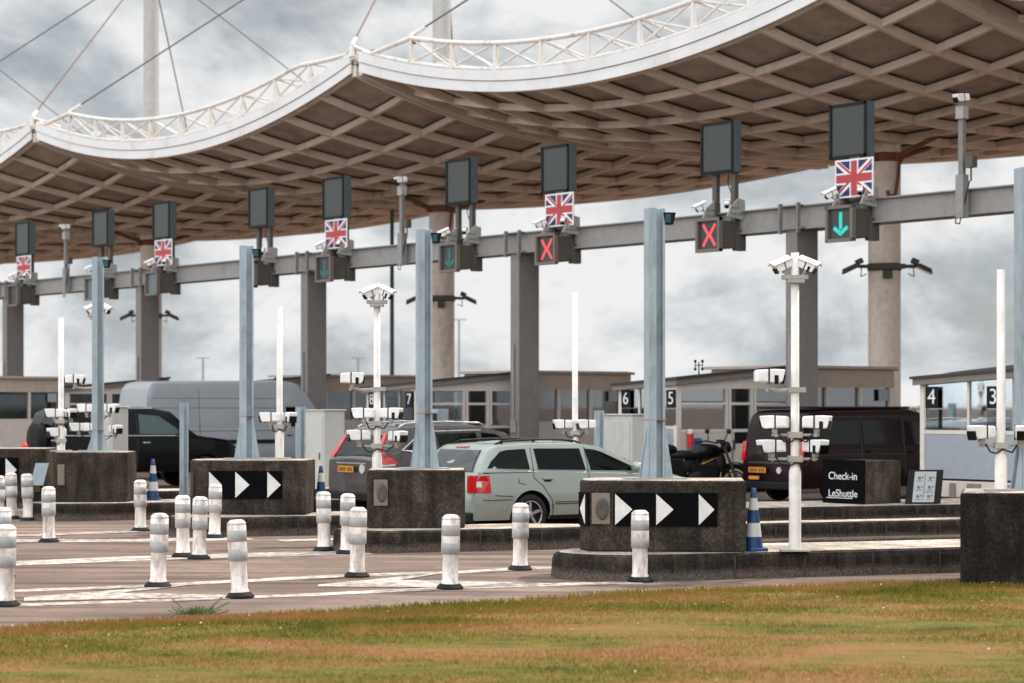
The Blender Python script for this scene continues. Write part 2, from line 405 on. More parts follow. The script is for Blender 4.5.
nt.links.new(c1.outputs[0], mx.inputs[0])
m2 = N(nt, 'ShaderNodeMath', operation='MULTIPLY'); m2.inputs[1].default_value = .42
nt.links.new(c2.outputs[0], m2.inputs[0]); nt.links.new(m2.outputs[0], mx.inputs[2])
sep = N(nt, 'ShaderNodeSeparateXYZ'); nt.links.new(tc.outputs['Generated'], sep.inputs[0])
mr = N(nt, 'ShaderNodeMapRange'); mr.inputs[1].default_value = 0; mr.inputs[2].default_value = .22; mr.inputs[3].default_value = .035; mr.inputs[4].default_value = -.04
nt.links.new(sep.outputs[2], mr.inputs[0])
ad = N(nt, 'ShaderNodeMath', operation='ADD'); nt.links.new(mx.outputs[0], ad.inputs[0]); nt.links.new(mr.outputs[0], ad.inputs[1])
cr = ramp_n(nt, ad.outputs[0], [(.52, (.265, .29, .315)), (.60, (.37, .395, .415)), (.665, (.50, .517, .53)), (.745, (.64, .64, .64))])
cb = N(nt, 'ShaderNodeBackground'); vd = N(nt, 'ShaderNodeVectorMath', operation='DOT_PRODUCT'); vd.inputs[1].default_value = FRONT_FILL; nt.links.new(tc.outputs['Generated'], vd.inputs[0])
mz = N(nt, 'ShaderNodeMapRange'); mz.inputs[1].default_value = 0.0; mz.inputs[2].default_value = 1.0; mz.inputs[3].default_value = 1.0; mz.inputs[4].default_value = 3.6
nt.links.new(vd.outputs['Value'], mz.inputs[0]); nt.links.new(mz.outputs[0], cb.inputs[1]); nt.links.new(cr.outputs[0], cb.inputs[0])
cm = ramp_n(nt, c1.outputs[0], [(.30, (.8, .8, .8)), (.42, (1, 1, 1))])
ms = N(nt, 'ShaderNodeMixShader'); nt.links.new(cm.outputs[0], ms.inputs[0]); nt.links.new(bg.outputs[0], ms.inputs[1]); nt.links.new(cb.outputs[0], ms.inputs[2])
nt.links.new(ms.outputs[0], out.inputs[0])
vs = scene.view_settings; vs.view_transform = 'Standard'; vs.look = 'None'; vs.exposure = .45; vs.gamma = 1; vs.use_curve_mapping = False
scene.render.engine = 'CYCLES'; scene.cycles.use_denoising = True
scene.cycles.max_bounces = 6; scene.cycles.transparent_max_bounces = 16; scene.cycles.caustics_reflective = False; scene.cycles.caustics_refractive = False

# ------------------------------------------------------------------ ground, grass, markings
g = MB(); g.add([(-1500, -200, 0), (1500, -200, 0), (1500, 3000, 0), (-1500, 3000, 0)], [(0, 1, 2, 3)])
tag(g.build('ground', 'asphalt'), kind='structure')
# verge edge: far side follows the road
edge = [gd(px, py) for px, py in ((-420, 655), (-150, 640), (0, 631), (100, 624), (190, 620), (300, 615), (420, 608), (520, 602), (640, 594), (760, 588.5), (860, 585), (958, 583.5), (1100, 578), (1400, 568))]
vg = MB()
near = [Vector((p.x * .3, 2.0, 0)) for p in edge]
nE = len(edge); vv = []
NV = 22
for i in range(nE):
    for j in range(NV + 1):
        t = j / NV; p = edge[i].lerp(near[i], t)
        z = .012 + .035 * min(1, t * 6) + .02 * noise.noise((p.x * .6, p.y * .6, 0))
        if j == 0: z = .006
        vv.append((p.x, p.y, max(.006, z)))
ff = [(i * (NV + 1) + j, i * (NV + 1) + j + 1, (i + 1) * (NV + 1) + j + 1, (i + 1) * (NV + 1) + j) for i in range(nE - 1) for j in range(NV)]
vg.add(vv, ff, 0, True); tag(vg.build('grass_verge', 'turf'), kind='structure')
def edge_y(x):
    for a, b in zip(edge[:-1], edge[1:]):
        if a.x <= x <= b.x: return a.y + (b.y - a.y) * (x - a.x) / (b.x - a.x)
    return 0
gb = MB(); rnd = random.Random(3); cnt = 0
bv, bf = [], []
while cnt < 105000:
    y = 14.2 + 12.2 * rnd.random(); x = (rnd.random() * 2 - 1) * y * .245
    ey = edge_y(x) + .09 * noise.noise((x * 2.1, 1.3, 0)) + .05 * noise.noise((x * 9, 4, 0))
    if y > ey + .03: continue
    dens = noise.noise((x * .5, y * 1.1, 5))
    if dens < -.25 and rnd.random() < .5: continue
    h = (.012 + .030 * rnd.random()) * (1 + .5 * dens); a = rnd.random() * 2 * PI; wd = .006 + .006 * rnd.random()
    lx, ly = (rnd.random() - .5) * h * 2.4, (rnd.random() - .5) * h * 2.4
    o = len(bv); ca, sa = math.cos(a) * wd, math.sin(a) * wd
    bv += [(x - ca, y - sa, .008), (x + ca, y + sa, .008), (x + lx, y + ly, .035 + h)]; bf.append((o, o + 1, o + 2)); cnt += 1
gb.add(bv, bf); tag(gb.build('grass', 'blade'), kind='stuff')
for nm, mt, num in (('clover_flowers', 'flower_w', 34), ('dandelion_flowers', 'flower_y', 42)):
    fb = MB()
    for k in range(num):
        y = 14.5 + 11 * rnd.random() ** .8; x = (rnd.random() * 2 - 1) * y * .235
        if y > edge_y(x) - .2: continue
        r = .004 + .006 * rnd.random()
        fb.ell((x, y, .075 + .02 * rnd.random()), (r, r, r * .7), 7, 5)
    tag(fb.build(nm, mt), kind='stuff')
# road markings
rm = MB()
def strip(pts, wpx, z=.004):
    ps = [gd(*p) for p in pts]
    up = []; lo = []
    for i, p in enumerate(ps):
        d = (ps[min(i + 1, len(ps) - 1)] - ps[max(i - 1, 0)]).normalized(); n = Vector((-d.y, d.x, 0))
        wd = wpx / 2 * p.y * p.y / (F * H) * 1.0
        up.append((p.x + n.x * wd, p.y + n.y * wd, z)); lo.append((p.x - n.x * wd, p.y - n.y * wd, z))
    k = len(ps)
    rm.add(lo + up, [(i, i + 1, k + i + 1, k + i) for i in range(k - 1)])
strip([(-60, 608), (16, 605.5), (160, 600.5), (300, 595.5), (438, 588.8), (560, 584.6), (640, 582.6)], 2.6)
strip([(-60, 594), (16, 591), (150, 586), (300, 578), (342, 576), (474, 571.7), (552, 567)], 2.6)
strip([(-60, 566), (16, 563.5), (142, 558.5), (300, 554), (365, 552.3)], 4.5)
strip([(-60, 542), (16, 541), (150, 540.4), (250, 538.6)], 3)
strip([(16, 536), (90, 533.5), (135, 531.6)], 1.8, .008)
strip([(280, 541.2), (340, 539.5)], 2, .008)
def poly(pts, z=.008):
    ps = [gd(*p) for p in pts]; rm.add([(p.x, p.y, z) for p in ps], [tuple(range(len(ps)))])
poly([(24, 601.5), (24, 598), (120, 590.2), (186, 584.2), (197, 584.6), (120, 593.5), (240, 595.6), (240, 597.4)])
poly([(318, 587.0), (318, 585.2), (424, 575), (447, 573.2), (400, 580.5), (552, 583.6), (552, 585.0), (452, 588)])
tag(rm.build('road_markings', 'road_paint'), kind='structure')
# weed on the road edge
wd = MB(); c = gd(195, 614)
for k in range(150):
    a = rnd.random() * 2 * PI; r = rnd.random() ** 1.5 * .2; hh = .02 + .07 * rnd.random() ** 2
    bx, by = r * math.cos(a), r * math.sin(a) * .7; tx, ty = bx * 1.6 + (rnd.random() - .5) * .1, by * 1.6
    wd.add([(bx - .008, by, 0), (bx + .008, by, 0), (tx + .006, ty, hh * .8), (tx, ty, hh)], [(0, 1, 2, 3)])
for sx, hh in ((-.22, .15), (.27, .17), (.34, .12)):
    wd.cyl((sx * .3, 0, 0), (sx, 0, hh), .004, .002, 5)
    for q in range(7): t = .3 + .1 * q; wd.ell((sx * (.3 + .7 * t), 0, hh * t), (.012, .006, .008), 5, 4)
tag(wd.build('weed', 'leaf_weed', loc=c), 'straggly green weed growing at the road edge beside the grass', 'weed')

# ------------------------------------------------------------------ islands and concrete blocks
def island(O, length, width, far, name='traffic_island'):
    pts = [(0, 0)]
    n = 10
    arc = [(-.85 * math.sin(PI * i / n), width / 2 - width / 2 * math.cos(PI * i / n)) for i in range(1, n)]
    ring = [(length, 0), (length, far), (3.2, far), (2.2, width), (0.0, width)] + arc[::-1] + [(0, 0)]
    b = MB(); h = .3; ins = .05
    cx, cy = length / 2, width / 2
    def inset(p, d): return (p[0] + (d if p[0] < 1 else -d), p[1] + (d if p[1] < cy else -d if p[1] > cy else 0))
    prof = [(0, 0.0), (.012, .22), (.03, .275), (.07, h)]
    k = len(ring); vs = []
    for d, z in prof: vs += [(*inset(p, d), z) for p in ring]
    fs = [(j * k + i, j * k + (i + 1) % k, (j + 1) * k + (i + 1) % k, (j + 1) * k + i) for j in range(len(prof) - 1) for i in range(k)]
    b.add(vs, fs, 0, False)
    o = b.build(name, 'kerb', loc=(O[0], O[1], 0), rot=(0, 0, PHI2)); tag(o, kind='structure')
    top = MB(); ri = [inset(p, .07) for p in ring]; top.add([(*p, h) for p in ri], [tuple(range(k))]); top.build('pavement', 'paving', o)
    jt = MB()
    x = 1.05
    while x < length - .3:
        jt.box((x, .004, .13), (.014, .03, .26)); x += .9
    jt.build('kerb_joint', 'groove', o)
    return o
O = {1: (1.57, 24.9), 2: (-1.42, 29.75), 3: (-4.26, 33.3), 4: (-7.4, 37.9), 5: (-10.55, 42.2)}
for k, L, wdt, fr_ in ((1, 11.5, 1.6, 1.5), (2, 11.5, 1.3, .5), (3, 17, 1.3, 2.2), (4, 12, 1.4, 1.2), (5, 12, 1.4, 1.2)): island(O[k], L, wdt, fr_)
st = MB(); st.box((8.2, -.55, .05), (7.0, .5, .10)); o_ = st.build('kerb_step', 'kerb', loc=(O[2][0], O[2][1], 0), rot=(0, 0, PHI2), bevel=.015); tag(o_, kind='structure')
def chevron_board(parent, x0, x1, z0, z1, tris, y=-.012):
    b = MB(); b.box(((x0 + x1) / 2, y, (z0 + z1) / 2), (x1 - x0, .02, z1 - z0)); bd = b.build('chevron_board', 'black_matt', parent)
    for tx, tw in tris:
        t = MB(); t.add([(tx, y - .014, z0 + .012), (tx + tw, y - .014, (z0 + z1) / 2), (tx, y - .014, z1 - .012),
                         (tx, y - .008, z0 + .012), (tx + tw, y - .008, (z0 + z1) / 2), (tx, y - .008, z1 - .012)],
                        [(0, 1, 2), (5, 4, 3), (0, 3, 4, 1), (1, 4, 5, 2), (2, 5, 3, 0)])
        t.build('chevron', 'tri', bd)
    return bd
def grille(parent, x, z, w_, h_, y=-.01):
    b = MB(); b.box((x, y, z), (w_, .03, h_)); gp = b.build('lamp_housing', 'speaker', parent, .006)
    c = MB(); T = Matrix.Translation((x + w_ * .08, y - .016, z)) @ Matrix.Rotation(R(90), 4, 'X') @ Matrix.Diagonal((w_ * .36, h_ * .36, 1, 1))
    c.lathe([(1, 0), (1, .01), (.8, .014), (.3, .008), (.02, .006)], 20, T); c.build('lens', 'speaker_in', gp)
def block(loc, ang, L, D, z0, z1, label, chamfer=.3, mat_='block', ch=.18):
    t = thing('concrete_block', label, 'concrete block', (loc[0], loc[1], 0), ang, 'concrete blocks at the noses of the traffic islands')
    pts = [(0, 0), (L, 0), (L, D), (0, D), (-ch, D - chamfer), (-ch, chamfer)]
    if ch < 0: pts = [(0, 0), (L, 0), (L, D), (-ch, D)]
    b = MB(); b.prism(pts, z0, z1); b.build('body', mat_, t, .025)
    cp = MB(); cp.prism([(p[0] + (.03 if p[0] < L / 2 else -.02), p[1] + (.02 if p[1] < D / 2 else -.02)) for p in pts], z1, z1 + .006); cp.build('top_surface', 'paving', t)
    return t
B1 = block((.905, 25.5), R(-4), 1.80, 1.05, .3, 1.12, 'dark concrete block with triangle chevrons, nearest the motorcycle and a blue striped cone', ch=.13)
chevron_board(B1, .272, 1.47, .60, .985, [(.29, .20), (.765, .20), (1.255, .18)])
cb_ = MB(); T = Matrix.Translation((-.065, .15, 0)) @ Matrix.Rotation(math.atan2(-.3, .13), 4, 'Z')
cb_.box((0, -.012, .79), (.30, .02, .385), T); fb_ = cb_.build('chevron_board', 'black_matt', B1)
tt = MB(); tt.add([(.06, -.026, .615), (.06, -.026, .965), (-.10, -.026, .79), (.06, -.021, .615), (.06, -.021, .965), (-.10, -.021, .79)], [(0, 1, 2), (5, 4, 3), (0, 3, 4, 1), (1, 4, 5, 2), (2, 5, 3, 0)], T=T); tt.build('chevron', 'tri', fb_)
grille(B1, .125, .80, .21, .36)
B2 = block((-1.98, 30.35), R(1), 1.33, .95, .3, 1.10, 'plain dark concrete block with one round lamp, in front of the grey car', ch=.03, chamfer=.12)
grille(B2, .17, .79, .19, .36)
B3 = block((-4.88, 34.1), R(-3), 1.70, 1.0, .3, 1.14, 'dark concrete block with triangle chevrons, in front of the long pale van', ch=.17)
chevron_board(B3, .18, 1.33, .55, .98, [(.19, .20), (.60, .22), (1.10, .21)])
pl = MB(); pl.box((-.085, .15, .77), (.02, .2, .36), rz=-.5); pl.build('lamp_housing', 'speaker', B3)
B4 = block((-8.02, 38.5), R(0), 1.29, .95, .3, 1.17, 'plain dark concrete block below the black off-roader, no chevrons', ch=.03, chamfer=.12)
pl = MB(); pl.box((.13, -.01, .78), (.12, .03, .36)); pl.build('lamp_housing', 'speaker', B4)
B5 = block((-11.0, 42.8), R(-3), 1.95, 1.0, .3, 1.15, 'dark concrete block with chevrons at the picture edge, left of the off-roader', ch=.17)
chevron_board(B5, .2, 1.42, .50, .98, [(.25, .22), (.7, .22), (1.17, .22)])
B0 = block((4.92, 24.15), R(2), 2.3, 1.3, 0, 1.03, 'tall plain concrete block standing in the grass, under the bare white pole', ch=-.34, chamfer=.05, mat_='block_dark')

# ------------------------------------------------------------------ bollards and cones
def make_bollard():
    t = thing('bollard', 'x', 'bollard', group='white flexible bollards along the lane edges')
    b = MB(); b.prism([(.155 * math.cos(2 * PI * (i + .5) / 8), .155 * math.sin(2 * PI * (i + .5) / 8)) for i in range(8)], 0, .022)
    b.lathe([(.150, .022), (.115, .055), (.105, .062)], 8); b.build('base', 'rubber', t)
    b = MB(); b.lathe([(.100, .055), (.096, .08), (.088, .095), (.086, .39), (.096, .40)], 18); b.build('post', 'bollard', t)
    for k in range(8):
        pass
    b = MB(); b.lathe([(.096, .40), (.100, .405), (.100, .75), (.096, .755), (.096, .762), (.099, .765), (.099, .778), (.07, .806), (.05, .812), (.001, .814)], 22); b.build('cap', 'bollard', t)
    for z in (.39, .585):
        b = MB(); b.lathe([(.098, z - .002), (.102, z), (.102, z + .115), (.098, z + .117)], 22); b.build('reflective_band', 'bollard_band', t)
    return t
BOLL = [
 (640, 582, 0, 'white bollard standing directly before the chevron board beside the blue striped cone'),
 (520, 570, 0, 'white bollard in front of the rear wheel of the silver estate car'),
 (450, 589, 0, 'white bollard before the right end of the block with one round lamp'),
 (357, 577, 0, 'front bollard of the three beside the grey car, before the round lamp'),
 (347, 554, 1, 'bollard half hidden behind another at the left edge of the round lamp block'),
 (324, 551, 0, 'white bollard below the blue cone tip, between two concrete blocks'),
 (240, 598, -3, 'leaning white bollard nearest the weed at the grass edge'),
 (158, 587, 0, 'upright white bollard alone between the leaning one and the left edge'),
 (183, 557, 0, 'left one of two touching bollards before the chevron block by the pale van'),
 (199, 559, 0, 'right one of two touching bollards before the chevron block by the pale van'),
 (214.5, 538, 0, 'white bollard behind the touching pair, overlapping the first white triangle'),
 (140.5, 531, 0, 'white bollard beside a blue cone, right of the plain block under the off-roader'),
 (49, 542, 0, 'white bollard before the left end of the plain block under the off-roader'),
 (5, 606, 0, 'largest white bollard, cut by the left picture edge'),
 (2, 577, 0, 'white bollard peeping out above the largest one at the picture edge'),
 (28.5, 520.5, 0, 'shorter looking bollard of a far pair left of the blue cone, nearer the cone'),
 (12, 519, 0, 'farther left bollard of the far pair near the left chevron block'),
 (-1, 524, 0, 'sliver of a far white bollard at the very picture edge'),
]
proto = make_bollard()
for i, (px, py, lean, lb) in enumerate(BOLL):
    o = proto if i == 0 else copy_tree(proto)
    o.location = gd(px, py); o['label'] = lb
    o.rotation_euler = (R(rnd.uniform(-2, 2)), R(lean if lean else rnd.uniform(-1.8, 1.8)), 0)
def make_cone():
    t = thing('traffic_cone', 'x', 'traffic cone', group='blue and white traffic cones')
    b = MB(); b.box((0, 0, .02), (.25, .25, .04)); b.build('base', 'blue', t, .01)
    rr = lambda z: .115 - .085 * z / .72
    zs = [.04, .17, .33, .48, .62, .73]
    for i in range(5):
        b = MB(); e = [(rr(zs[i]), zs[i]), (rr(zs[i + 1]), zs[i + 1])]
        if i == 4: e.append((.018, .735))
        b.lathe(e, 18); b.build('cone_stripe', 'blue' if i % 2 == 0 else 'cone_white', t)
    return t
proto = make_cone()
CONES = [(753.5, 25.6, .3, 'blue and white striped cone beside the chevron block and the tall white camera pole'),
         (153, 39.3, .3, 'blue and white cone standing below the black off-roader beside a bollard'),
         (321, 35.0, .3, 'cone with only its blue tip and white stripe showing by the tall grey cabinet'),
         (41, 43.4, .3, 'blue and white cone left of the plain block under the off-roader')]
for i, (px, Z, z, lb) in enumerate(CONES):
    o = proto if i == 0 else copy_tree(proto)
    o.location = at(px, Z, z); o.rotation_euler = (0, 0, .5 + i); o['label'] = lb

# ------------------------------------------------------------------ blue grey steel posts
def steel_post(px, Z, zb, zt, label, w_=.20, gus=.62, gw=.31, name='steel_post', cat='steel post', lampd=True, group='blue grey steel posts on the concrete blocks'):
    t = thing(name, label, cat, at(px, Z, zb), R(14), group)
    hgt = zt - zb
    b = MB(); b.box((0, 0, .01), (gw * 2.2, gw * 1.3, .02)); b.build('base_plate', 'bracket', t)
    b = MB(); f = .02
    b.box((-w_ / 2 + .015, 0, hgt / 2 + .02), (.03, w_, hgt)); b.box((w_ / 2 - .015, 0, hgt / 2 + .02), (.03, w_, hgt)); b.box((0, -.01, hgt / 2 + .02), (w_ - .06, .05, hgt - .01))
    b.build('column', 'post_blue', t)
    b = MB(); b.box((-w_ * .28, -w_ / 2 - .012, hgt / 2 + .02), (w_ * .42, .02, hgt)); b.build('cover_strip', 'post_blue', t)
    if gus:
        for sx in (-1, 1):
            b = MB()
            pts = [(sx * w_ / 2, .02), (sx * gw * .62, .02), (sx * w_ / 2, gus)]
            if sx > 0: pts = pts
            T = Matrix.Rotation(R(90), 4, 'X')
            b.prism(pts if sx > 0 else pts[::-1], -.012, .012, T)
            b.prism(pts if sx > 0 else pts[::-1], w_ / 2 - .01, w_ / 2 + .012, T)
            b.build('gusset', 'post_blue', t)
        if lampd:
            b = MB(); b.box((0, 0, gus + .08), (w_ + .012, w_ + .05, .008)); b.build('cable_tie', 'orange', t)
    if lampd:
        b = MB(); b.box((w_ / 2 + .05, -.05, hgt - .10), (.10, .12, .14), taper=(1.5, 1.2)); s_ = b.build('sounder', 'black', t)
        b = MB(); b.box((w_ / 2 + .03, -.115, hgt - .10), (.07, .012, .10)); b.build('lens', 'glass_teal', s_)
    return t
steel_post(654.5, 26.0, 1.126, 4.30, 'tall blue grey steel post on the block beside the motorcycle')
steel_post(424, 30.75, 1.106, 4.43, 'tall blue grey steel post on the plain block behind the round lamp', gus=.7)
steel_post(246.5, 34.6, 1.146, 4.48, 'tall blue grey steel post on the chevron block before the pale van', gus=.6)
steel_post(98, 39.0, 1.176, 4.6, 'tall blue grey steel post on the plain block, among cameras by the off-roader', gus=.3)
steel_post(1026, 24.9, 1.036, 4.66, 'tall blue grey steel post on the grass block, cut by the right edge', gus=.62)
for px, Z, zt, lb in ((184, 41, 2.02, 'short blue grey post standing before the bonnet of the black off-roader'),
                      (300.5, 37, 1.95, 'short blue grey post directly left of the tall grey cabinet'),
                      (599, 39.5, 1.88, 'short blue grey post left of the squat grey cabinet, behind the silver car')):
    steel_post(px, Z, .0, zt, lb, .15, .45 if px == 184 else 0, .24, 'barrier_post', 'barrier post', False, 'short blue grey barrier posts')

# ------------------------------------------------------------------ CCTV
def cctv(parent, loc, yaw, pitch=0.0, s=1.0, hood=False):
    T = Matrix.Translation(loc) @ Matrix.Rotation(yaw, 4, 'Z') @ Matrix.Rotation(pitch, 4, 'Y') @ Matrix.Scale(s, 4)
    b = MB(); Tx = T @ Matrix.Rotation(R(90), 4, 'X')
    b.prism([(-.14, -.058), (.095, -.066), (.125, -.05), (.152, .062), (.05, .068), (-.125, .06), (-.14, .045)], -.064, .064, Tx)
    b.box((-.075, 0, .0), (.11, .142, .104), T)
    if hood:
        b.prism([(-.10, .055), (0, .10), (.10, .055), (.10, .07), (0, .125), (-.10, .07)], -.15, .19, T @ Matrix.Rotation(R(90), 4, 'Y') @ Matrix.Rotation(R(90), 4, 'Z'))
    o = b.build('camera', 'cam_white', parent, .012 * s)
    b = MB(); b.box((.143, 0, -.002), (.014, .108, .092), T @ Matrix.Rotation(R(13), 4, 'Y')); b.build('camera_front', 'black_gloss', o)
    b = MB(); b.box((-.012, 0, .003), (.014, .136, .136), T); b.box((.06, -.066, -.035), (.038, .014, .085), T); b.build('strap', 'black', o)
    b = MB(); b.box((.0, 0, -.085), (.05, .05, .05), T); b.cyl((0, 0, -.09), (-.02, 0, -.15), .018, n=8, T=T); b.build('mount', 'bracket', o)
    return o
def camera_pole(px, Z, zb, zt, label, cams, hooded=(), single=None, sleeve=.9, r=.05):
    t = thing('camera_pole', label, 'camera pole', at(px, Z, zb), 0, 'white CCTV poles')
    h = zt - zb; c = zb
    b = MB(); b.box((0, 0, .012), (.34, .26, .024)); b.build('base_plate', 'bracket', t, .004)
    b = MB(); b.lathe([(r * 1.42, .02), (r * 1.42, sleeve), (r * 1.1, sleeve + .06)], 18); b.build('sleeve', 'white', t)
    b = MB(); b.lathe([(r, sleeve), (r * .95, h), (.001, h + .004)], 18); b.build('pole', 'white', t)
    def lc(p): return ((p[0] - px) * Z / F, zh(p[1], Z) - c)
    rows = {}
    for (cx, cy, yaw) in cams:
        x, z = lc((cx, cy)); cctv(t, (x, -.03, z), R(yaw), 0, 1.14); rows.setdefault(round(z / .1), []).append((x, z))
    for k, v in rows.items():
        z = sum(q[1] for q in v) / len(v) - .15; x0 = min(q[0] for q in v); x1 = max(q[0] for q in v)
        b = MB(); b.box(((x0 + x1) / 2, 0, z), (max(.2, x1 - x0 + .06), .05, .03)); b.box((0, 0, z), (.16, .16, .07)); b.build('cross_arm', 'bracket', t, .004)
        b = MB(); pts = [(x0 * .8, -.03, z + .02), (x0 * .6, -.06, z - .07), (x0 * .3, -.05, z - .09), (0, -.07, z - .04), (x1 * .5, -.06, z - .08), (x1 * .8, -.03, z + .01)]
        b.tube(pts, .009, 6); b.build('cable', 'black', t)
    if hooded:
        zz = []
        for (cx, cy, yaw) in hooded:
            x, z = lc((cx, cy)); cctv(t, (x, -.03, z), R(yaw), R(22), .78, True); zz.append(z)
        z = min(zz) - .13
        b = MB(); b.box((0, 0, z), (.30, .12, .05)); b.box((0, -.03, z - .05), (.2, .16, .04)); b.build('cross_arm', 'bracket', t, .004)
    if single:
        cx, cy, yaw = single; x, z = lc((cx, cy)); cctv(t, (x, 0, z), R(yaw), 0, 1.2)
        b = MB(); b.tube([(x, 0, z - .14), (x * .6, 0, z - .17), (.08, 0, z - .16)], .022, 8); b.box((.02, 0, z - .16), (.20, .15, .06)); b.build('side_arm', 'bracket', t)
    return t
camera_pole(795, 25.6, .3, 3.77, 'tall white camera pole carrying seven cameras, beside the striped cone', [(774.5, 422, 165), (816.5, 422, -22), (771, 446, 205), (815, 446, -58)], [(782, 266, 205), (807, 266, -30)], (769, 376, 5), .92)
camera_pole(377, 31.8, .3, 3.75, 'white camera pole with seven cameras, before the grey car', [(364, 413, 170), (391, 413, -20), (359, 435, 200), (398, 436, -55)], [(370.5, 293, 210), (386, 293, -30)], (352, 378, 5), .95)
camera_pole(575, 37.5, 0, 3.92, 'slim white camera pole behind the silver estate, two cameras', [(563, 424, 190), (586, 424, -160)], sleeve=1.0)
camera_pole(279.5, 34.75, 1.146, 3.55, 'white camera pole on the chevron block before the pale van', [(270, 417, 190), (289, 417, -60)], sleeve=.42)
camera_pole(61, 39.0, 1.176, 3.54, 'white camera pole before the spare wheel of the off-roader', [(55, 413, 190), (71, 413, -60), (57, 432, 215)], sleeve=.4)
camera_pole(96.5, 40.3, 0, 3.75, 'white camera pole hidden behind the steel post by the off-roader', [(87, 408, 170), (110, 408, -20), (79, 427, 195), (91, 427, 170), (116, 429, -55)], [(93, 309, 205), (105, 309, -30)], (75, 379, 0), .95)
camera_pole(1001, 24.7, 1.036, 3.52, 'bare topped white camera pole on the block in the grass', [(981, 432, 215), (1021, 432, -100)], sleeve=.36, r=.05)

# ------------------------------------------------------------------ overhead gantry
GL, GG = 36.4, 34.9
gt = thing('overhead_gantry', 'long grey steel gantry spanning all lanes under the canopy', 'gantry', LG(GL, GG), PHI)
for n in range(-1, 8):
    b = MB(); y = 10 * n
    b.box((0, y - .05, 3.0), (.68, .24, 5.98)); b.box((-.30, y, 3.0), (.10, .36, 5.98)); b.build('column', 'gantry_dark', gt, .01)
    b = MB(); b.box((-.42, y + .28, 6.22), (.10, .05, .68)); b.box((-.42, y - .28, 6.22), (.10, .05, .68)); b.box((0, y, 5.99), (.85, .75, .05)); b.box((0, y, 6.51), (.75, .62, .03)); b.build('splice_plate', 'gantry_dark', gt)
    b = MB(); b.box((0, y + 5, 6.24), (.42, 9.98, .49)); b.box((0, y + 5, 6.5), (.60, 9.4, .03)); b.box((0, y + 5, 5.985), (.60, 9.4, .03)); b.build('beam', 'gantry', gt)
    b = MB(); b.box((-.38, y + .02, 1.45), (.04, .22, .34)); b.box((-.38, y + .02, 2.6), (.03, .06, 2.0)); b.build('cable_duct', 'gantry', gt)
PANELS = [(849, 1, 'green'), (718, 0, 'red'), (556, 1, 'red'), (459, 0, 'dim'), (334, 1, 'dim'), (259, 0, 'off'), (162, 1, 'pale'), (101, 0, 'pale'), (23, 1, 'off')]
NMS = ['above the green arrow', 'above the flagless red cross', 'above the red cross with a flag', 'above the plain block with round lamp', 'above the grey car with a flag below', 'above the chevron block by the pale van', 'above the first mast column from the left', 'above the off-roader without a flag', 'at the left picture edge above a flag']
def make_panel():
    t = thing('display_panel', 'x', 'display panel', rz=PHI, group='blank display panels on the gantry')
    b = MB(); b.box((-.34, 0, 1.54), (.25, 1.08, 1.22)); b.build('casing', 'panel_case', t, .015)
    b = MB()
    for y, z, dy, dz in ((0, 2.11, 1.08, .06), (0, .97, 1.08, .06), (.51, 1.54, .06, 1.2), (-.51, 1.54, .06, 1.2)): b.box((-.488, y, z), (.035, dy, dz))
    b.build('frame', 'black', t)
    b = MB(); b.box((-.474, 0, 1.54), (.01, .96, 1.10)); b.build('screen', 'panel_face', t)
    for y in (.22, -.40):
        b = MB(); b.box((-.30, y, .24), (.12, .14, 1.38)); b.build('support_pole', 'sig_box', t)
    b = MB(); b.tube([(-.3, -.2, .95), (-.36, -.24, .7), (-.34, -.33, .45), (-.3, -.34, .2)], .012, 6); b.build('cable', 'black', t)
    return t
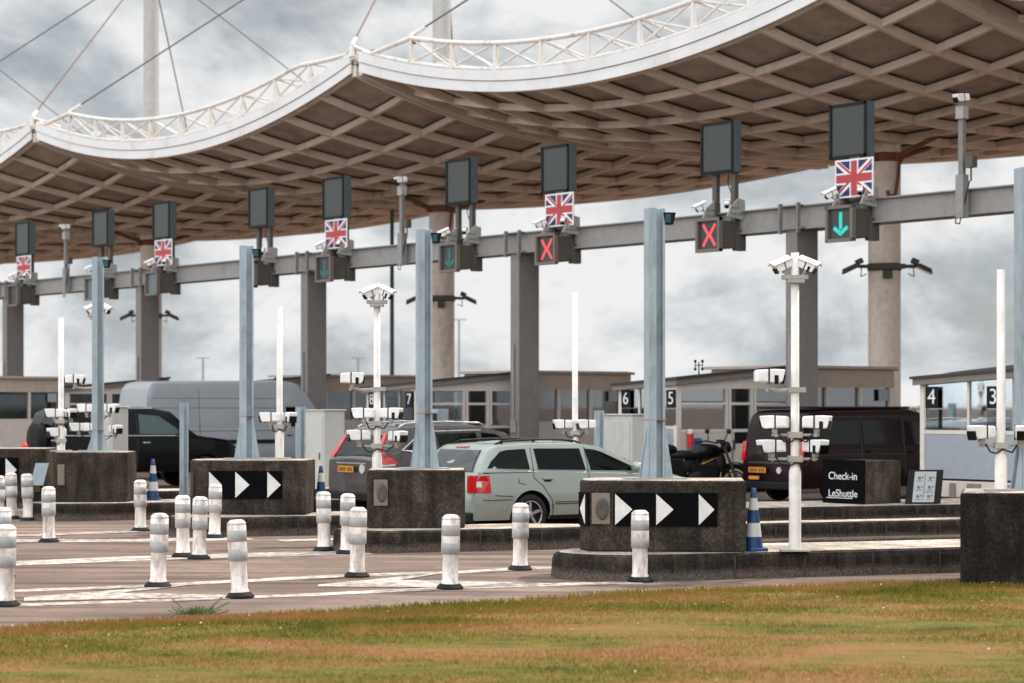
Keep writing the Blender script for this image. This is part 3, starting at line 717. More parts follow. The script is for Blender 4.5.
def make_flag():
    t = thing('flag_sign', 'x', 'flag sign', rz=PHI, group='Union flag signs under the display panels')
    W_, H_ = 1.08, .80
    b = MB(); b.box((-.52, 0, .56), (.02, W_ + .04, H_ + .04)); b.build('board', 'flag_white', t)
    # face coordinates: a = to the viewer's right (-y), c = up
    x0 = -.532
    def quad(pts, m, lv, nm):
        b = MB(); n = len(pts); xx = x0 - .002 * lv
        vs = [(xx, -a, .56 + c) for a, c in pts] + [(xx + .003, -a, .56 + c) for a, c in pts]
        b.add(vs, [tuple(range(n)), tuple(reversed(range(n, 2 * n)))] + [(i, n + i, n + (i + 1) % n, (i + 1) % n) for i in range(n)])
        return b
    w2, h2 = W_ / 2 - .02, H_ / 2 - .02
    blue = MB()
    # eight blue triangles
    d = .065; wx, wz = .13, .13
    for sx in (1, -1):
        for sz in (1, -1):
            k = h2 / w2
            dz = d * math.sqrt(1 + k * k); dx = dz / k
            for pts in ([(sx * wx, sz * h2), (sx * (w2 - dx), sz * h2), (sx * wx, sz * (k * wx + dz))], [(sx * w2, sz * wz), (sx * w2, sz * (h2 - dz)), (sx * (wz + dz) / k, sz * wz)]):
                quad(pts, 'flag_blue', 1, 'b').build('blue_field', 'flag_blue', t)
    red = MB()
    for pts in ([(-w2, .088), (-w2, -.088), (w2, -.088), (w2, .088)], [(-.085, h2), (-.085, -h2), (.085, -h2), (.085, h2)]):
        q = quad(pts, 'r', 2 if pts[0][0] < -.2 else 3, 'r'); red.add(q.v, q.f)
    red.build('red_cross', 'flag_red', t)
    k = h2 / w2; sal = MB(); e = .05
    for sx in (1, -1):
        for sz in (1, -1):
            ez = e * math.sqrt(1 + k * k) * (-1 if sx * sz > 0 else 1) * sz * sx * (1 if sx > 0 else -1)
            s0 = .27
            pts = [(sx * w2 * s0, sz * h2 * s0), (sx * w2, sz * h2), (sx * w2, sz * h2 - sz * abs(ez)) if sx * sz > 0 else (sx * w2 - sx * abs(ez) / k, sz * h2), (sx * w2 * s0, sz * (h2 * s0 - abs(ez))) if sx * sz > 0 else (sx * (w2 * s0 - abs(ez) / k), sz * h2 * s0)]
            quad(pts, 'r', 1.5, 's').build('red_saltire', 'flag_red', t)
    b = MB(); b.box((-.46, 0, .56), (.10, .30, .92)); b.build('bracket', 'sig_box', t)
    return t
def make_signal(kind):
    t = thing('lane_signal', 'x', 'lane signal', rz=PHI, group='lane signals hanging from the gantry')
    b = MB(); b.box((-.72, 0, -.50), (.60, .66, .62)); b.box((-.36, -.30, -.62), (.30, .16, .5)); b.build('housing', 'sig_box', t, .01)
    fr = MB()
    for y, z, dy, dz in ((0, -.155, .80, .07), (0, -.875, .80, .07), (.365, -.515, .07, .79), (-.365, -.515, .07, .79)): fr.box((-1.05, y, z), (.12, dy, dz))
    fr.build('frame', 'sig_frame', t)
    b = MB(); b.box((-1.02, 0, -.515), (.03, .70, .68)); b.build('face', 'led_face_pale' if kind == 'pale' else 'led_face', t)
    lit = {'red': 'led_red', 'green': 'led_green', 'dim': 'led_dim', 'pale': None, 'off': None}[kind]
    if lit:
        b = MB(); cz = -.515; x = -1.045
        def bar(y0, z0, y1, z1, w_):
            d = Vector((0, y1 - y0, z1 - z0)); n = Vector((0, -d.z, d.y)).normalized() * w_ / 2
            p, q = Vector((x, y0, z0)), Vector((x, y1, z1))
            vs = [p + n, q + n, q - n, p - n]; vs += [v + Vector((.01, 0, 0)) for v in vs]
            b.add(vs, [(0, 1, 2, 3), (7, 6, 5, 4), (0, 4, 5, 1), (1, 5, 6, 2), (2, 6, 7, 3), (3, 7, 4, 0)])
        if kind == 'red':
            for k in (-1, 1):
                bar(k * .20, cz + .25, k * .02, cz, .065); bar(k * .02, cz, k * .20, cz - .25, .065)
            b.box((x + .005, 0, cz), (.01, .08, .07))
        else:
            bar(0, cz + .25, 0, cz - .12, .085); bar(.20, cz - .08, -.02, cz - .23, .085); bar(-.20, cz - .08, .02, cz - .23, .085)
        b.build('symbol', lit, t)
    for y in (.38, -.44):
        b = MB()
        T = Matrix.Translation((-.48, y, 0)) @ Matrix.Rotation(R(90), 4, 'X')
        b.prism([(-.42, -.10), (.16, -.16), (.16, .30), (-.05, .34), (-.30, .12)], -.015, .015, T)
        pb = b.build('hanger_plate', 'bracket', t)
        h = MB()
        for q in range(7): h.cyl((-.48 - .26 + .09 * (q % 4), y - .02, -.03 + .14 * (q // 4)), (-.48 - .26 + .09 * (q % 4), y + .02, -.03 + .14 * (q // 4)), .022, n=8)
        h.build('hole_pattern', 'groove', pb)
    cctv(t, (-.85, .46, .18), R(150), R(25), 1.0, True)
    cctv(t, (-.75, -.30, .22), R(-140), R(30), .9, False)
    return t
pan0 = flag0 = None; sig = {}
for (px, fl, kd), nm in zip(PANELS, NMS):
    gg = g_at(px, GL - .45); base = LG(GL, gg, 6.48)
    if pan0 is None: pan0 = p_ = make_panel()
    else: p_ = copy_tree(pan0)
    p_.location = base; p_['label'] = 'blank dark display panel ' + nm
    if fl:
        if flag0 is None: flag0 = f_ = make_flag()
        else: f_ = copy_tree(flag0)
        f_.location = LG(GL, gg - .22, 6.40); f_['label'] = 'Union flag sign under the panel ' + nm.replace(' with a flag below', '').replace(' with a flag', '').replace(' above a flag', '')
    if kd not in sig: sig[kd] = s_ = make_signal(kd)
    else: s_ = copy_tree(sig[kd])
    s_.location = LG(GL + .15, gg - .16, 6.46)
    s_['label'] = {'green': 'lane signal showing a bright green down arrow', 'red': 'lane signal showing a red cross ', 'dim': 'lane signal with a dim teal arrow ', 'pale': 'unlit lane signal with pale face ', 'off': 'unlit dark lane signal '}[kd]
    if kd == 'red': s_['label'] += 'below the Union flag' if fl else 'between two bare panel poles'
    if kd == 'dim': s_['label'] += 'below the Union flag above the grey car' if fl else 'beside the bare steel post, no flag'
    if kd == 'pale': s_['label'] += 'below the flag by the mast column' if fl else 'above the off-roader'
    if kd == 'off': s_['label'] += 'at the left picture edge' if fl else 'above the chevron block by the pale van'
def beam_mast(px, top_py, label):
    gg = g_at(px, GL - .4); bz = LG(GL, gg, 5.9); t = thing('camera_mast', label, 'camera mast', bz, PHI, 'camera masts bolted to the gantry beam')
    Z = bz.y - .25; top = zh(top_py + 8, Z) - 5.9
    b = MB(); b.box((-.40, 0, top / 2), (.10, .12, top)); b.build('mast', 'gantry_dark', t)
    b = MB(); b.box((-.40, 0, .45), (.18, .20, .9)); b.build('clamp', 'gantry', t)
    b = MB(); b.box((-.40, 0, top - .16), (.18, .20, .26)); b.box((-.33, 0, top + .02), (.07, .07, .16)); b.build('head_bracket', 'bracket', t)
    cctv(t, (-.48, -.05, top + .14), R(175), R(6), 1.25)
    b = MB(); b.box((-.40, -.24, 1.15), (.16, .20, .24)); b.box((-.40, -.12, 1.15), (.06, .1, .06)); b.cyl((-.40, -.24, 1.03), (-.40, -.24, .75), .02, n=6); b.build('junction_box', 'sig_box', t)
    b = MB(); b.tube([(-.42, -.22, .76), (-.44, -.1, .3), (-.42, .05, -.12), (-.42, .16, -.10), (-.42, .12, .1)], .013, 6); b.build('cable', 'black', t)
for px, py, lb in ((962, 97, 'slim camera mast on the gantry beam near the green arrow'), (402, 177, 'slim camera mast on the gantry beam above the grey car'), (66, 223, 'slim camera mast on the gantry beam above the off-roader')): beam_mast(px, py, lb)

# ------------------------------------------------------------------ canopy modules
CL, HL, HG = 45.4, 9.6, 9.99
def hz(u, v):
    if v < 0: return 9.0 + u * u + v * v + .5 * u * u * v * v
    return 9.0 + u * u + .7 * v * v - .6 * u * u * v * v
NR = 10
def sweep(b, pts, wdt, dep, side):
    # rectangular bar hanging from pts (bottom line), width along 'side'
    n = len(pts); vs = []
    for p in pts:
        for sx, dz in ((-1, 0), (1, 0), (1, dep), (-1, dep)):
            vs.append((p[0] + side[0] * sx * wdt / 2, p[1] + side[1] * sx * wdt / 2, p[2] + dz))
    fs = [(i * 4 + j, i * 4 + (j + 1) % 4, (i + 1) * 4 + (j + 1) % 4, (i + 1) * 4 + j) for i in range(n - 1) for j in range(4)]
    fs += [(3, 2, 1, 0), ((n - 1) * 4, (n - 1) * 4 + 1, (n - 1) * 4 + 2, (n - 1) * 4 + 3)]
    b.add(vs, fs)
def make_canopy():
    t = thing('canopy', 'x', 'canopy', rz=PHI, group='white tent shaped canopy bays over the lanes')
    P = lambda u, v, dz=0.0: (v * HL, u * HG, hz(u, v) + dz)
    S = 24
    b = MB(); n = S + 1
    vs = [P(-1 + 2 * i / S, -1 + 2 * j / S, .29) for i in range(n) for j in range(n)] + [P(-1 + 2 * i / S, -1 + 2 * j / S, .45) for i in range(n) for j in range(n)]
    q = n * n; fs = []
    for i in range(S):
        for j in range(S):
            a = i * n + j; fs += [(a, a + 1, a + n + 1, a + n), (q + a, q + a + n, q + a + n + 1, q + a + 1)]
    for i in range(S):
        fs += [(i, q + i, q + i + 1, i + 1), (S * n + i, S * n + i + 1, q + S * n + i + 1, q + S * n + i), (i * n, (i + 1) * n, q + (i + 1) * n, q + i * n), (i * n + S, q + i * n + S, q + (i + 1) * n + S, (i + 1) * n + S)]
    b.add(vs, fs, 0, True); b.build('roof_panel', 'shell', t)
    sg = [-1 + 2 * i / 20 for i in range(21)]
    for k in range(NR + 1):
        u = -1 + 2 * k / NR; e = k in (0, NR)
        uu = u * (.99 if e else 1)
        b = MB(); sweep(b, [P(uu, v, -.08 if e else .02) for v in sg], .17 if e else .13, .46 if e else .28, (0, 1)); k0 = len(b.f); sweep(b, [P(uu, v, .235) for v in sg], .30 if e else .22, .04, (0, 1)); b.mi[k0:] = [1] * (len(b.f) - k0); b.build('rib', ['seam' if e else 'rib', 'groove'], t)  # wider dark strip on each rib stands in for the shadow line at the panel
        v = u; vv_ = v * (.985 if e else 1)
        b = MB(); sweep(b, [P(u2, vv_, 0.05) for u2 in sg], .14, .25, (1, 0)); k0 = len(b.f); sweep(b, [P(u2, vv_, .237) for u2 in sg], .22, .04, (1, 0)); b.mi[k0:] = [1] * (len(b.f) - k0); b.build('rib', ['rib', 'groove'], t)  # cross ribs carry the same dark strip, drawn in place of shade
    # secondary purlins lip under panel
    for vv_, nm in ((-1, 'fascia'), (1, 'fascia')):
        for z0 in (.0, .29):
            b = MB(); sg2 = [-.985 + 1.97 * i / 30 for i in range(31)]
            sweep(b, [(vv_ * (HL + .07 + .03 * (z0 > 0)), u * HG, hz(u, vv_) + .02 + z0) for u in sg2], .06, .27, (1, 0)); b.build(nm, 'fascia', t)
        b = MB(); sweep(b, [(vv_ * (HL + .05), u * HG, hz(u, vv_) + .27) for u in sg2], .04, .06, (1, 0)); b.build('shadow_gap', 'groove', t)
    # front edge truss
    x0 = -HL - .05; zt_, top = .58, 1.30
    us = [-.955 + 1.695 * i / 9 for i in range(10)]
    fine = [-.955 + 1.695 * i / 36 for i in range(37)]
    tp = lambda u: top - .62 * max(0.0, (-u - .70) / .255)
    E = lambda u, dz, dx=0.0: (x0 + dx, u * HG, hz(u, -1) + dz)
    b = MB(); b.tube([E(u, tp(u)) for u in fine], .065, 8); b.build('top_chord', 'truss', t)
    b = MB(); b.tube([E(u, zt_ + .05) for u in [-.985] + fine + [.80, .86, .92, .97]], .05, 8); b.build('bottom_chord', 'truss', t)
    b = MB(); b.tube([E(u, zt_ + .1, .9) for u in fine], .05, 8); b.build('rear_chord', 'truss', t)
    for i, u in enumerate(us):
        b = MB(); b.cyl(E(u, zt_), E(u, tp(u)), .085, .05, 8); b.build('truss_post', 'truss', t)
        if i < 9:
            u2 = us[i + 1]
            b = MB(); b.cyl(E(u, zt_ + .05), E(u2, tp(u2)), .032, n=6); b.cyl(E(u, tp(u)), E(u2, zt_ + .05), .032, n=6)
            b.cyl(E(u, tp(u)), E((u + u2) / 2, zt_ + .1, .9), .035, n=6); b.cyl(E(u2, tp(u2)), E((u + u2) / 2, zt_ + .1, .9), .035, n=6); b.build('brace', 'truss', t)
    b = MB(); b.cyl(E(.74, top), E(.93, .62), .075, n=8); b.build('end_strut', 'truss', t)
    b = MB(); b.cyl(E(-.955, tp(-.955)), E(-.985, .76), .06, n=8); b.build('end_strut', 'truss', t)
    b = MB(); b.cyl(E(-.985, .5), E(-.985, .85), .10, .06, 8); b.cyl(E(-.985, .55, 1.1), E(-.985, .80), .06, n=8); b.build('corner_post', 'truss', t)
    b = MB(); b.box(E(-.975, .68, .10), (.12, .14, .2)); b.box(E(.735, 1.25, .1), (.14, .30, .18)); b.box(E(.92, .70, 0), (.10, .14, .10)); b.build('rusty_joint', 'rust', t)
    # mast
    TM = Matrix.Translation((0, -1.25, 0))
    b = MB(); b.lathe([(.44, 0), (.44, 9.15)], 24, TM); b.build('mast', 'mast', t)
    b = MB(); b.lathe([(.46, 9.15), (.46, 9.7), (.33, 9.9), (.31, 20.3), (.2, 20.6), (.001, 20.7)], 24, TM); b.build('mast_head', 'mast_up', t)
    b = MB(); b.lathe([(.445, 8.6), (.50, 8.65), (.50, 8.8), (.445, 8.85)], 20, TM)
    for a in (0, PI / 2, PI, 1.5 * PI):
        b.box((.5 * math.cos(a), .5 * math.sin(a), 8.72), (.22, .18, .22), TM, rz=a); b.cyl((.5 * math.cos(a), .5 * math.sin(a), 8.75), (1.9 * math.cos(a), 1.9 * math.sin(a), 9.16), .07, n=8, T=TM)
    b.build('rusty_collar', 'rust', t)
    b = MB(); b.tube([(.1, -.47, 8.7), (.0, -.50, 8.2), (-.1, -.48, 7.7), (-.25, -.41, 7.6), (-.3, -.36, 7.8)], .045, 8, T=TM); b.build('drain_pipe', 'rust', t)
    topz = 20.35
    for p, m in ((E(-.985, .83), 'cable_red'), (E(.745, 1.33), 'cable'), ((HL * .95, -HG * .96, hz(-.96, .95) + .7), 'cable'), ((HL * .95, HG * .96, hz(.96, .95) + .7), 'cable')):
        b = MB(); b.cyl((0, -1.25, topz), p, .028, n=6); b.build('stay_cable', m, t)
        b = MB(); d = (Vector((0, -1.25, topz)) - Vector(p)).normalized(); b.cyl(p, Vector(p) + d * .5, .06, n=8); b.build('cable_socket', 'truss', t)
    return t
can0 = make_canopy()
CAN = [(41.7, 'canopy bay whose front corner rises right of centre, over the red crosses'),
       (21.5, 'canopy bay at the right picture edge, over the booths numbered 4 and 3'),
       (61.8, 'canopy bay between the two white corner peaks, over the grey car'),
       (81.9, 'canopy bay at the left picture edge, over the off-roader'),
       (102.0, 'farther canopy bay mostly hidden behind the left one'),
       (122.1, 'farthest canopy bay with only its rear underside showing')]
for i, (gc, lb) in enumerate(CAN):
    o = can0 if i == 0 else copy_tree(can0)
    o.location = LG(CL, gc); o['label'] = lb
def flood(gc, z, label):
    t = thing('floodlight_bracket', label, 'floodlights', LG(CL, gc - 1.25, z), 0, 'floodlights strapped to the mast columns')
    b = MB(); b.lathe([(.445, -.10), (.47, -.08), (.47, .08), (.445, .10)], 20); b.box((0, -.50, 0), (.95, .08, .14)); b.box((.0, -.5, -.22), (.25, .1, .22)); b.build('bracket', 'olive', t)
    for s in (-1, 1):
        b = MB(); T = Matrix.Translation((s * 1.0, -.42, -.05)) @ Matrix.Rotation(s * R(25), 4, 'Y')
        b.box((0, 0, 0), (.52, .34, .13), T, taper=(.7, .8)); b.box((-s * .30, 0, .06), (.2, .2, .15), T); lo = b.build('floodlight', 'olive', t, .02)
        b = MB(); b.box((0, 0, -.071), (.44, .28, .01), T); b.build('lens', 'lens_clear', lo)
        b = MB(); b.cyl((s * .4, -.46, 0), (s * .78, -.44, 0), .05, n=8); b.tube([(s * .7, -.46, -.02), (s * .72, -.5, -.28), (s * .55, -.5, -.2)], .015, 6); b.build('arm', 'olive', t)
for gc, z, lb in ((41.7, 5.75, 'twin olive floodlights on the mast near the green arrow'), (61.8, 5.65, 'twin olive floodlights on the mast behind the steel post'), (81.9, 5.7, 'twin olive floodlights on the mast above the off-roader')): flood(gc, z, lb)

# ------------------------------------------------------------------ booths
def wall_panel(parent, name, m, face, a0, a1, z0, z1, off, th=.03, bev=0):
    b = MB(); f, base = face
    if f == 'x': b.box((base - off, (a0 + a1) / 2, (z0 + z1) / 2), (th, abs(a1 - a0), z1 - z0))
    else: b.box(((a0 + a1) / 2, base - off, (z0 + z1) / 2), (abs(a1 - a0), th, z1 - z0))
    return b.build(name, m, parent, bev)
def booth(corner, wy, lx, label, nums, zc=2.55, z0=.15, sx=.085, sy=.055, white=True, dark=False):
    # local x along the lane, y across; origin at the near front corner
    t = thing('booth', label, 'booth', (corner[0], corner[1], 0), PHI, 'glazed check-in booths')
    fr = MB(); top = zc - .10
    for x, y in ((0, 0), (lx, 0), (0, wy), (lx, wy)): fr.box((x + (.05 if x == 0 else -.05), y + (.05 if y == 0 else -.05), (z0 + top) / 2), (.10, .10, top - z0))
    fr.box((.05, wy / 2, top - .03), (.09, wy - .2, .10)); fr.box((lx / 2, .05, top - .03), (lx - .2, .09, .10)); fr.box((lx - .05, wy / 2, top - .03), (.09, wy - .2, .10)); fr.box((lx / 2, wy - .05, top - .03), (lx - .2, .09, .10))
    fr.box((.05, wy / 2, 1.50), (.08, wy - .2, .07)); fr.box((lx / 2, .05, 1.42), (lx - .2, .08, .07)); fr.box((lx / 2, wy - .05, 1.42), (lx - .2, .08, .07)); fr.box((lx - .05, wy / 2, 1.42), (.08, wy - .2, .07))
    fr.build('frame', 'booth_frame' if not white else 'booth_frame', t)
    # plinth and lower panels
    b = MB(); b.box((lx / 2, wy / 2, .30 + z0 / 2), (lx + .02, wy + .02, .60 - z0)); b.build('plinth', 'booth_grey', t, .01)
    b = MB(); b.box((.05, wy / 2, 1.06), (.06, wy - .2, .84)); b.build('front_panel', 'booth_white', t)
    b = MB(); b.box((.95, .05, 1.0), (1.7, .06, .78)); b.box((lx / 2, wy - .05, 1.0), (lx - .2, .06, .78)); b.box((lx - .05, wy / 2, 1.0), (.06, wy - .2, .78)); b.build('side_panel', 'booth_grey', t)
    # glazing
    gm = 'glass_dark' if dark else 'glass'
    nb = 3
    for k in range(nb):
        y0 = .1 + (wy - .2) * k / nb; y1 = .1 + (wy - .2) * (k + 1) / nb
        w_ = MB(); w_.box((.05, y1, (1.53 + top) / 2), (.07, .05, top - 1.60)); 
        fo = w_.build('window_frame', 'booth_frame' if k else 'inner', t)
        b = MB(); b.box((.05, (y0 + y1) / 2, (1.53 + top) / 2), (.012, y1 - y0 - .05, top - 1.55)); b.build('window', gm, fo)
    segs = [(.1, 1.55), (1.65, 2.35), (2.45, lx - .1)]
    for i, (a, c) in enumerate(segs):
        door = i == 1
        zb = z0 + .12 if door else 1.455
        fo = MB(); fo.box((a, .045, (zb + top) / 2), (.07, .10, top - zb - .02)); fo.box((c, .045, (zb + top) / 2), (.07, .10, top - zb - .02)); fo.box(((a + c) / 2, .045, 2.03), (c - a - .08, .09, .06))
        if door: fo.box(((a + c) / 2, .045, zb + .45), (c - a - .08, .05, .80))
        fo = fo.build('door' if door else 'window_frame', 'booth_frame', t)
        z1 = zb + .88 if door else zb
        b = MB(); b.box(((a + c) / 2, .05, (z1 + 2.0) / 2), (c - a - .06, .012, 2.0 - z1)); b.box(((a + c) / 2, .05, (2.06 + top) / 2), (c - a - .06, .012, top - 2.06 - .04)); b.build('window', 'glass_dark' if door or dark or i == 2 else gm, fo)
        if door:
            b = MB(); b.box((a + .10, -.03, 1.10), (.03, .05, .22)); b.build('handle', 'steel', fo)
    for yb in (wy - .05,):
        b = MB(); b.box((lx / 2, yb, (1.455 + top) / 2), (lx - .25, .012, top - 1.50)); b.build('window', gm, t)
    b = MB(); b.box((lx - .05, wy / 2, (1.455 + top) / 2), (.012, wy - .25, top - 1.50)); b.build('window', gm, t)
    # inside: desk, chair back, screens
    b = MB(); b.box((.55, wy * .5, 1.05), (.7, wy - .4, .06)); b.box((.6, wy * .35, 1.28), (.06, .45, .34)); b.box((.62, wy * .7, 1.26), (.06, .4, .30)); b.box((1.5, wy * .5, 1.35), (.12, .5, .62)); b.build('desk', 'inner', t)
    b = MB(); b.box((lx * .5, wy * .78, 1.9), (.06, .06, .9)); b.box((lx * .8, wy * .4, 1.8), (.5, .4, 1.0)); b.build('locker', 'inner', t)
    # roof, tilted slab
    ov = .10
    def rz(x, y): return zc + sx * x - sy * y
    cs = [(-ov, -ov), (lx + ov, -ov), (lx + ov, wy + ov), (-ov, wy + ov)]
    b = MB(); b.add([(x, y, rz(x, y) - .10) for x, y in cs] + [(x, y, rz(x, y) + .02) for x, y in cs], [(3, 2, 1, 0), (4, 5, 6, 7), (0, 1, 5, 4), (1, 2, 6, 5), (2, 3, 7, 6), (3, 0, 4, 7)]); ro = b.build('roof', 'roof', t)
    b = MB(); cs2 = [(x * 1.0 + (.04 if x > 0 else -.04), y + (.04 if y > 0 else -.04)) for x, y in cs]
    b.add([(x, y, rz(x, y) + .021) for x, y in cs2] + [(x, y, rz(x, y) + .07) for x, y in cs2], [(3, 2, 1, 0), (4, 5, 6, 7), (0, 1, 5, 4), (1, 2, 6, 5), (2, 3, 7, 6), (3, 0, 4, 7)]); b.build('roof_sheet', 'roof_dark', ro)
    # wedge between wall head and tilted roof
    b = MB(); q = [(0.02, .02), (lx - .02, .02), (lx - .02, wy - .02), (.02, wy - .02)]
    b.add([(x, y, top + .021) for x, y in q] + [(x, y, max(top + .03, rz(x, y) - .103)) for x, y in q], [(3, 2, 1, 0), (4, 5, 6, 7), (0, 1, 5, 4), (1, 2, 6, 5), (2, 3, 7, 6), (3, 0, 4, 7)]); b.build('header', 'booth_frame', t)
    for (s, y, hh) in nums:
        b = MB(); b.box((-.012, y, 2.14), (.02, .30, .40)); pb = b.build('number_panel', 'black', t)
        b = MB(); b.box((-.008, y, 1.74), (.012, .30, .36)); b.build('number_panel', 'glass_dark', pb)
        text(s, .40, 'text_white', pb, (-.024, y, 2.14), ROT_BACK, 'number')
    return t
bk = booth(LG(33.4, 35.85), 1.95, 3.7, 'glazed booth numbered 6 and 5 behind the motorcycle', [('6', 1.68, 0), ('5', .17, 0)])
b = MB(); b.box((.55, -.03, 1.0), (.36, .02, .52)); b.build('notice', 'notice_blue', bk)
b = MB(); b.tube([(-.05, .25, .62), (-.12, .25, .72), (-.12, .25, 1.25), (-.12, .32, 1.34), (-.12, .52, 1.34), (-.12, .6, 1.25), (-.12, .6, .7), (-.05, .6, .62)], .022, 8); b.tube([(-.12, .25, .82), (-.12, .6, .82)], .018, 8); b.build('guard_rail', 'black', bk)
b = MB(); b.cyl((2.1, 1.5, 2.6), (2.1, 1.5, 3.0), .015, n=8); b.box((2.1, 1.5, 2.93), (.03, .26, .02))
for y in (1.38, 1.62): b.cyl((2.1, y, 2.82), (2.1, y, 3.02), .010, n=6); b.ell((2.1, y, 3.02), (.035, .035, .04), 8, 6); b.ell((2.1, y, 2.84), (.035, .035, .04), 8, 6)
b.build('aerial', 'black', bk)
bk = booth(LG(33.6, 45.9), 2.25, 3.7, 'glazed booth numbered 8 behind the grey car', [('8', 1.98, 0), ('7', .30, 0)])
booth(LG(33.6, 55.7), 2.25, 3.7, 'booth hidden behind the long pale van, only its roof edge showing', [])
booth(LG(33.6, 65.3), 2.25, 3.7, 'far dim booth behind the off-roader and its camera pole', [('', 1.98, 0), ('', .30, 0)], dark=True)
c43 = at(920, 41.2)
bk = booth((c43.x + GX * -3.3, c43.y + GY * -3.3), 3.3, 3.4, 'pale fronted booth numbered 4 and 3 behind the leaning poster board', [('4', 3.0, 0), ('3', 1.56, 0)], zc=2.66, z0=.3)
for yy, ww in ((2.5, .12), (2.0, .3), (1.3, .2)):
    b = MB(); b.box((-.03, yy, .43), (.04, ww, .26)); b.build('vent', 'roof', bk)
def rear_booth(corner, label, extra=None):
    t = thing('office_cabin', label, 'cabin', (corner[0], corner[1], 0), PHI, 'tan clad cabins behind the glazed booths')
    pts = [(0, 0), (3.4, 0), (4.7, 1.1), (4.7, 2.8), (0, 2.8)]
    b = MB(); b.prism(pts, 0, 1.55); b.build('lower_wall', 'booth_grey', t)
    b = MB(); b.prism([(p[0], p[1]) for p in pts], 2.42, 2.86); b.build('upper_wall', 'tan', t)
    b = MB(); cx, cy = 2.3, 1.3; b.prism([(cx + (x - cx) * 1.06, cy + (y - cy) * 1.08) for x, y in pts], 2.861, 2.93); b.build('cornice', 'tan', t)
    b = MB(); b.prism([(cx + (x - cx) * .965, cy + (y - cy) * .95) for x, y in pts], 1.551, 2.419); b.build('window', 'glass_dark', t)
    b = MB(); b.prism([(cx + (x - cx) * .5, cy + (y - cy) * .5) for x, y in pts], 1.552, 2.418); b.build('interior', 'inner', t)
    for (x, y) in ((.04, .04), (1.1, .03), (2.25, .03), (3.36, .04), (4.62, 1.12), (4.6, 2.7), (.04, 2.7)):
        b = MB(); b.box((x, y, 1.985), (.12 if x not in (1.1, 2.25) else .05, .12, .866)); b.build('mullion', 'booth_frame', t)
    b = MB(); b.box((3.05, -.012, 2.24), (.32, .02, .28)); pl_ = b.build('number_plate', 'booth_white', t)
    if extra == 'pipe':
        b = MB(); b.cyl((1.0, 1.2, 2.93), (1.0, 1.2, 3.45), .05, n=10); b.build('flue', 'rust', t)
    if extra == 'aerial':
        b = MB(); b.cyl((.0, 1.2, 2.93), (.0, 1.2, 3.35), .025, n=8); b.box((0, 1.2, 3.2), (.04, .5, .03))
        for y in (.97, 1.43): b.cyl((0, y, 3.05), (0, y, 3.42), .015, n=6); b.ell((0, y, 3.42), (.07, .07, .08), 8, 6); b.ell((0, y, 3.1), (.07, .07, .08), 8, 6)
        b.build('aerial', 'black', t)
    return t
rear_booth(LG(37.3, 36.0), 'tan clad cabin behind the maroon van, adjoining booth 6 and 5')
rear_booth(LG(37.3, 45.9), 'tan clad cabin with a rusty flue behind the silver estate', 'pipe')
rear_booth(LG(37.3, 55.7), 'tan clad cabin behind the tall grey cabinet and white camera', None)
rear_booth(LG(30.2, 65.6), 'dim tan cabin at the left edge behind a gantry column', None)

# cabinets
def cabinet(px, Z, zb, zt, wy, lx, label, mt='cabinet', boxes=False):
    c = at(px, Z, zb); t = thing('equipment_cabinet', label, 'cabinet', c, PHI, 'grey equipment cabinets beside the lanes')
    h = zt - zb
    b = MB(); b.box((lx / 2, wy / 2, h / 2), (lx, wy, h)); b.build('body', mt, t, .02)
    b = MB(); b.box((lx / 2, wy / 2, h + .012), (lx + .05, wy + .05, .03)); b.build('lid', mt, t, .008)
    b = MB(); b.box((-.006, wy / 2, h * .52), (.012, wy * .86, h * .84)); d = b.build('door', mt, t, .004)
    b = MB(); b.box((-.02, wy * .2, h * .5), (.02, .03, .14)); b.build('handle', 'steel', d)
    if boxes:
        b = MB()
        for y, z in ((wy * .25, h * .30), (wy * .75, h * .28)):
            b.tube([(-.05, y + .06, z), (-.07, y + .04, z - .08), (-.07, y - .04, z - .08), (-.05, y - .06, z), (-.05, y - .03, z + .05)], .014, 6)
        b.build('cable', 'black', t)
    return t
cabinet(324, 45.5, 0, 1.88, .72, .52, 'tall pale grey cabinet between the pale van and the grey car')
cabinet(632, 42.5, .0, 1.80, .98, .46, 'squat pale grey cabinet beside the steel post, behind the silver estate')
cabinet(112, 41.6, .3, 1.95, .85, .35, 'grey cabinet with hanging cable loops behind the steel post by the off-roader', boxes=True)

# check-in sign block and poster board
c = at(865, 37.6, .3)
t = thing('sign_block', 'low concrete block carrying the black Check-in board', 'sign block', c, PHI)
b = MB(); b.box((.46, .47, .37), (.92, .94, .74)); b.build('body', 'block_light', t, .012)
b = MB(); b.box((-.022, .47, .375), (.04, .96, .76)); sg_ = b.build('sign_board', 'black_matt', t, .004)
text('Check-in', .185, 'text_white', sg_, (-.046, .47, .47), ROT_BACK, 'lettering', .002)
text('LeShuttle', .18, 'text_white', sg_, (-.046, .47, .17), ROT_BACK, 'lettering', .002)
b = MB(); b.box((-.044, .55, .095), (.004, .6, .012)); b.build('underline', 'text_white', sg_)
c = at(905, 37.7, .3)
t = thing('poster_board', 'black framed board with pale poster leaning beside the Check-in block', 'poster board', c, R(6))
T = Matrix.Rotation(R(-14), 4, 'X')
b = MB(); b.prism([(0, 0), (.62, 0), (.72, .60), (.10, .60)], -.02, .02, T @ Matrix.Rotation(R(90), 4, 'X')); b.build('frame', 'black', t, .004)
Tp = T @ Matrix.Rotation(R(90), 4, 'X')
b = MB(); b.prism([(.12, .03), (.50, .03), (.59, .565), (.21, .565)], .021, .026, Tp); po = b.build('poster', 'poster', t)
b = MB()
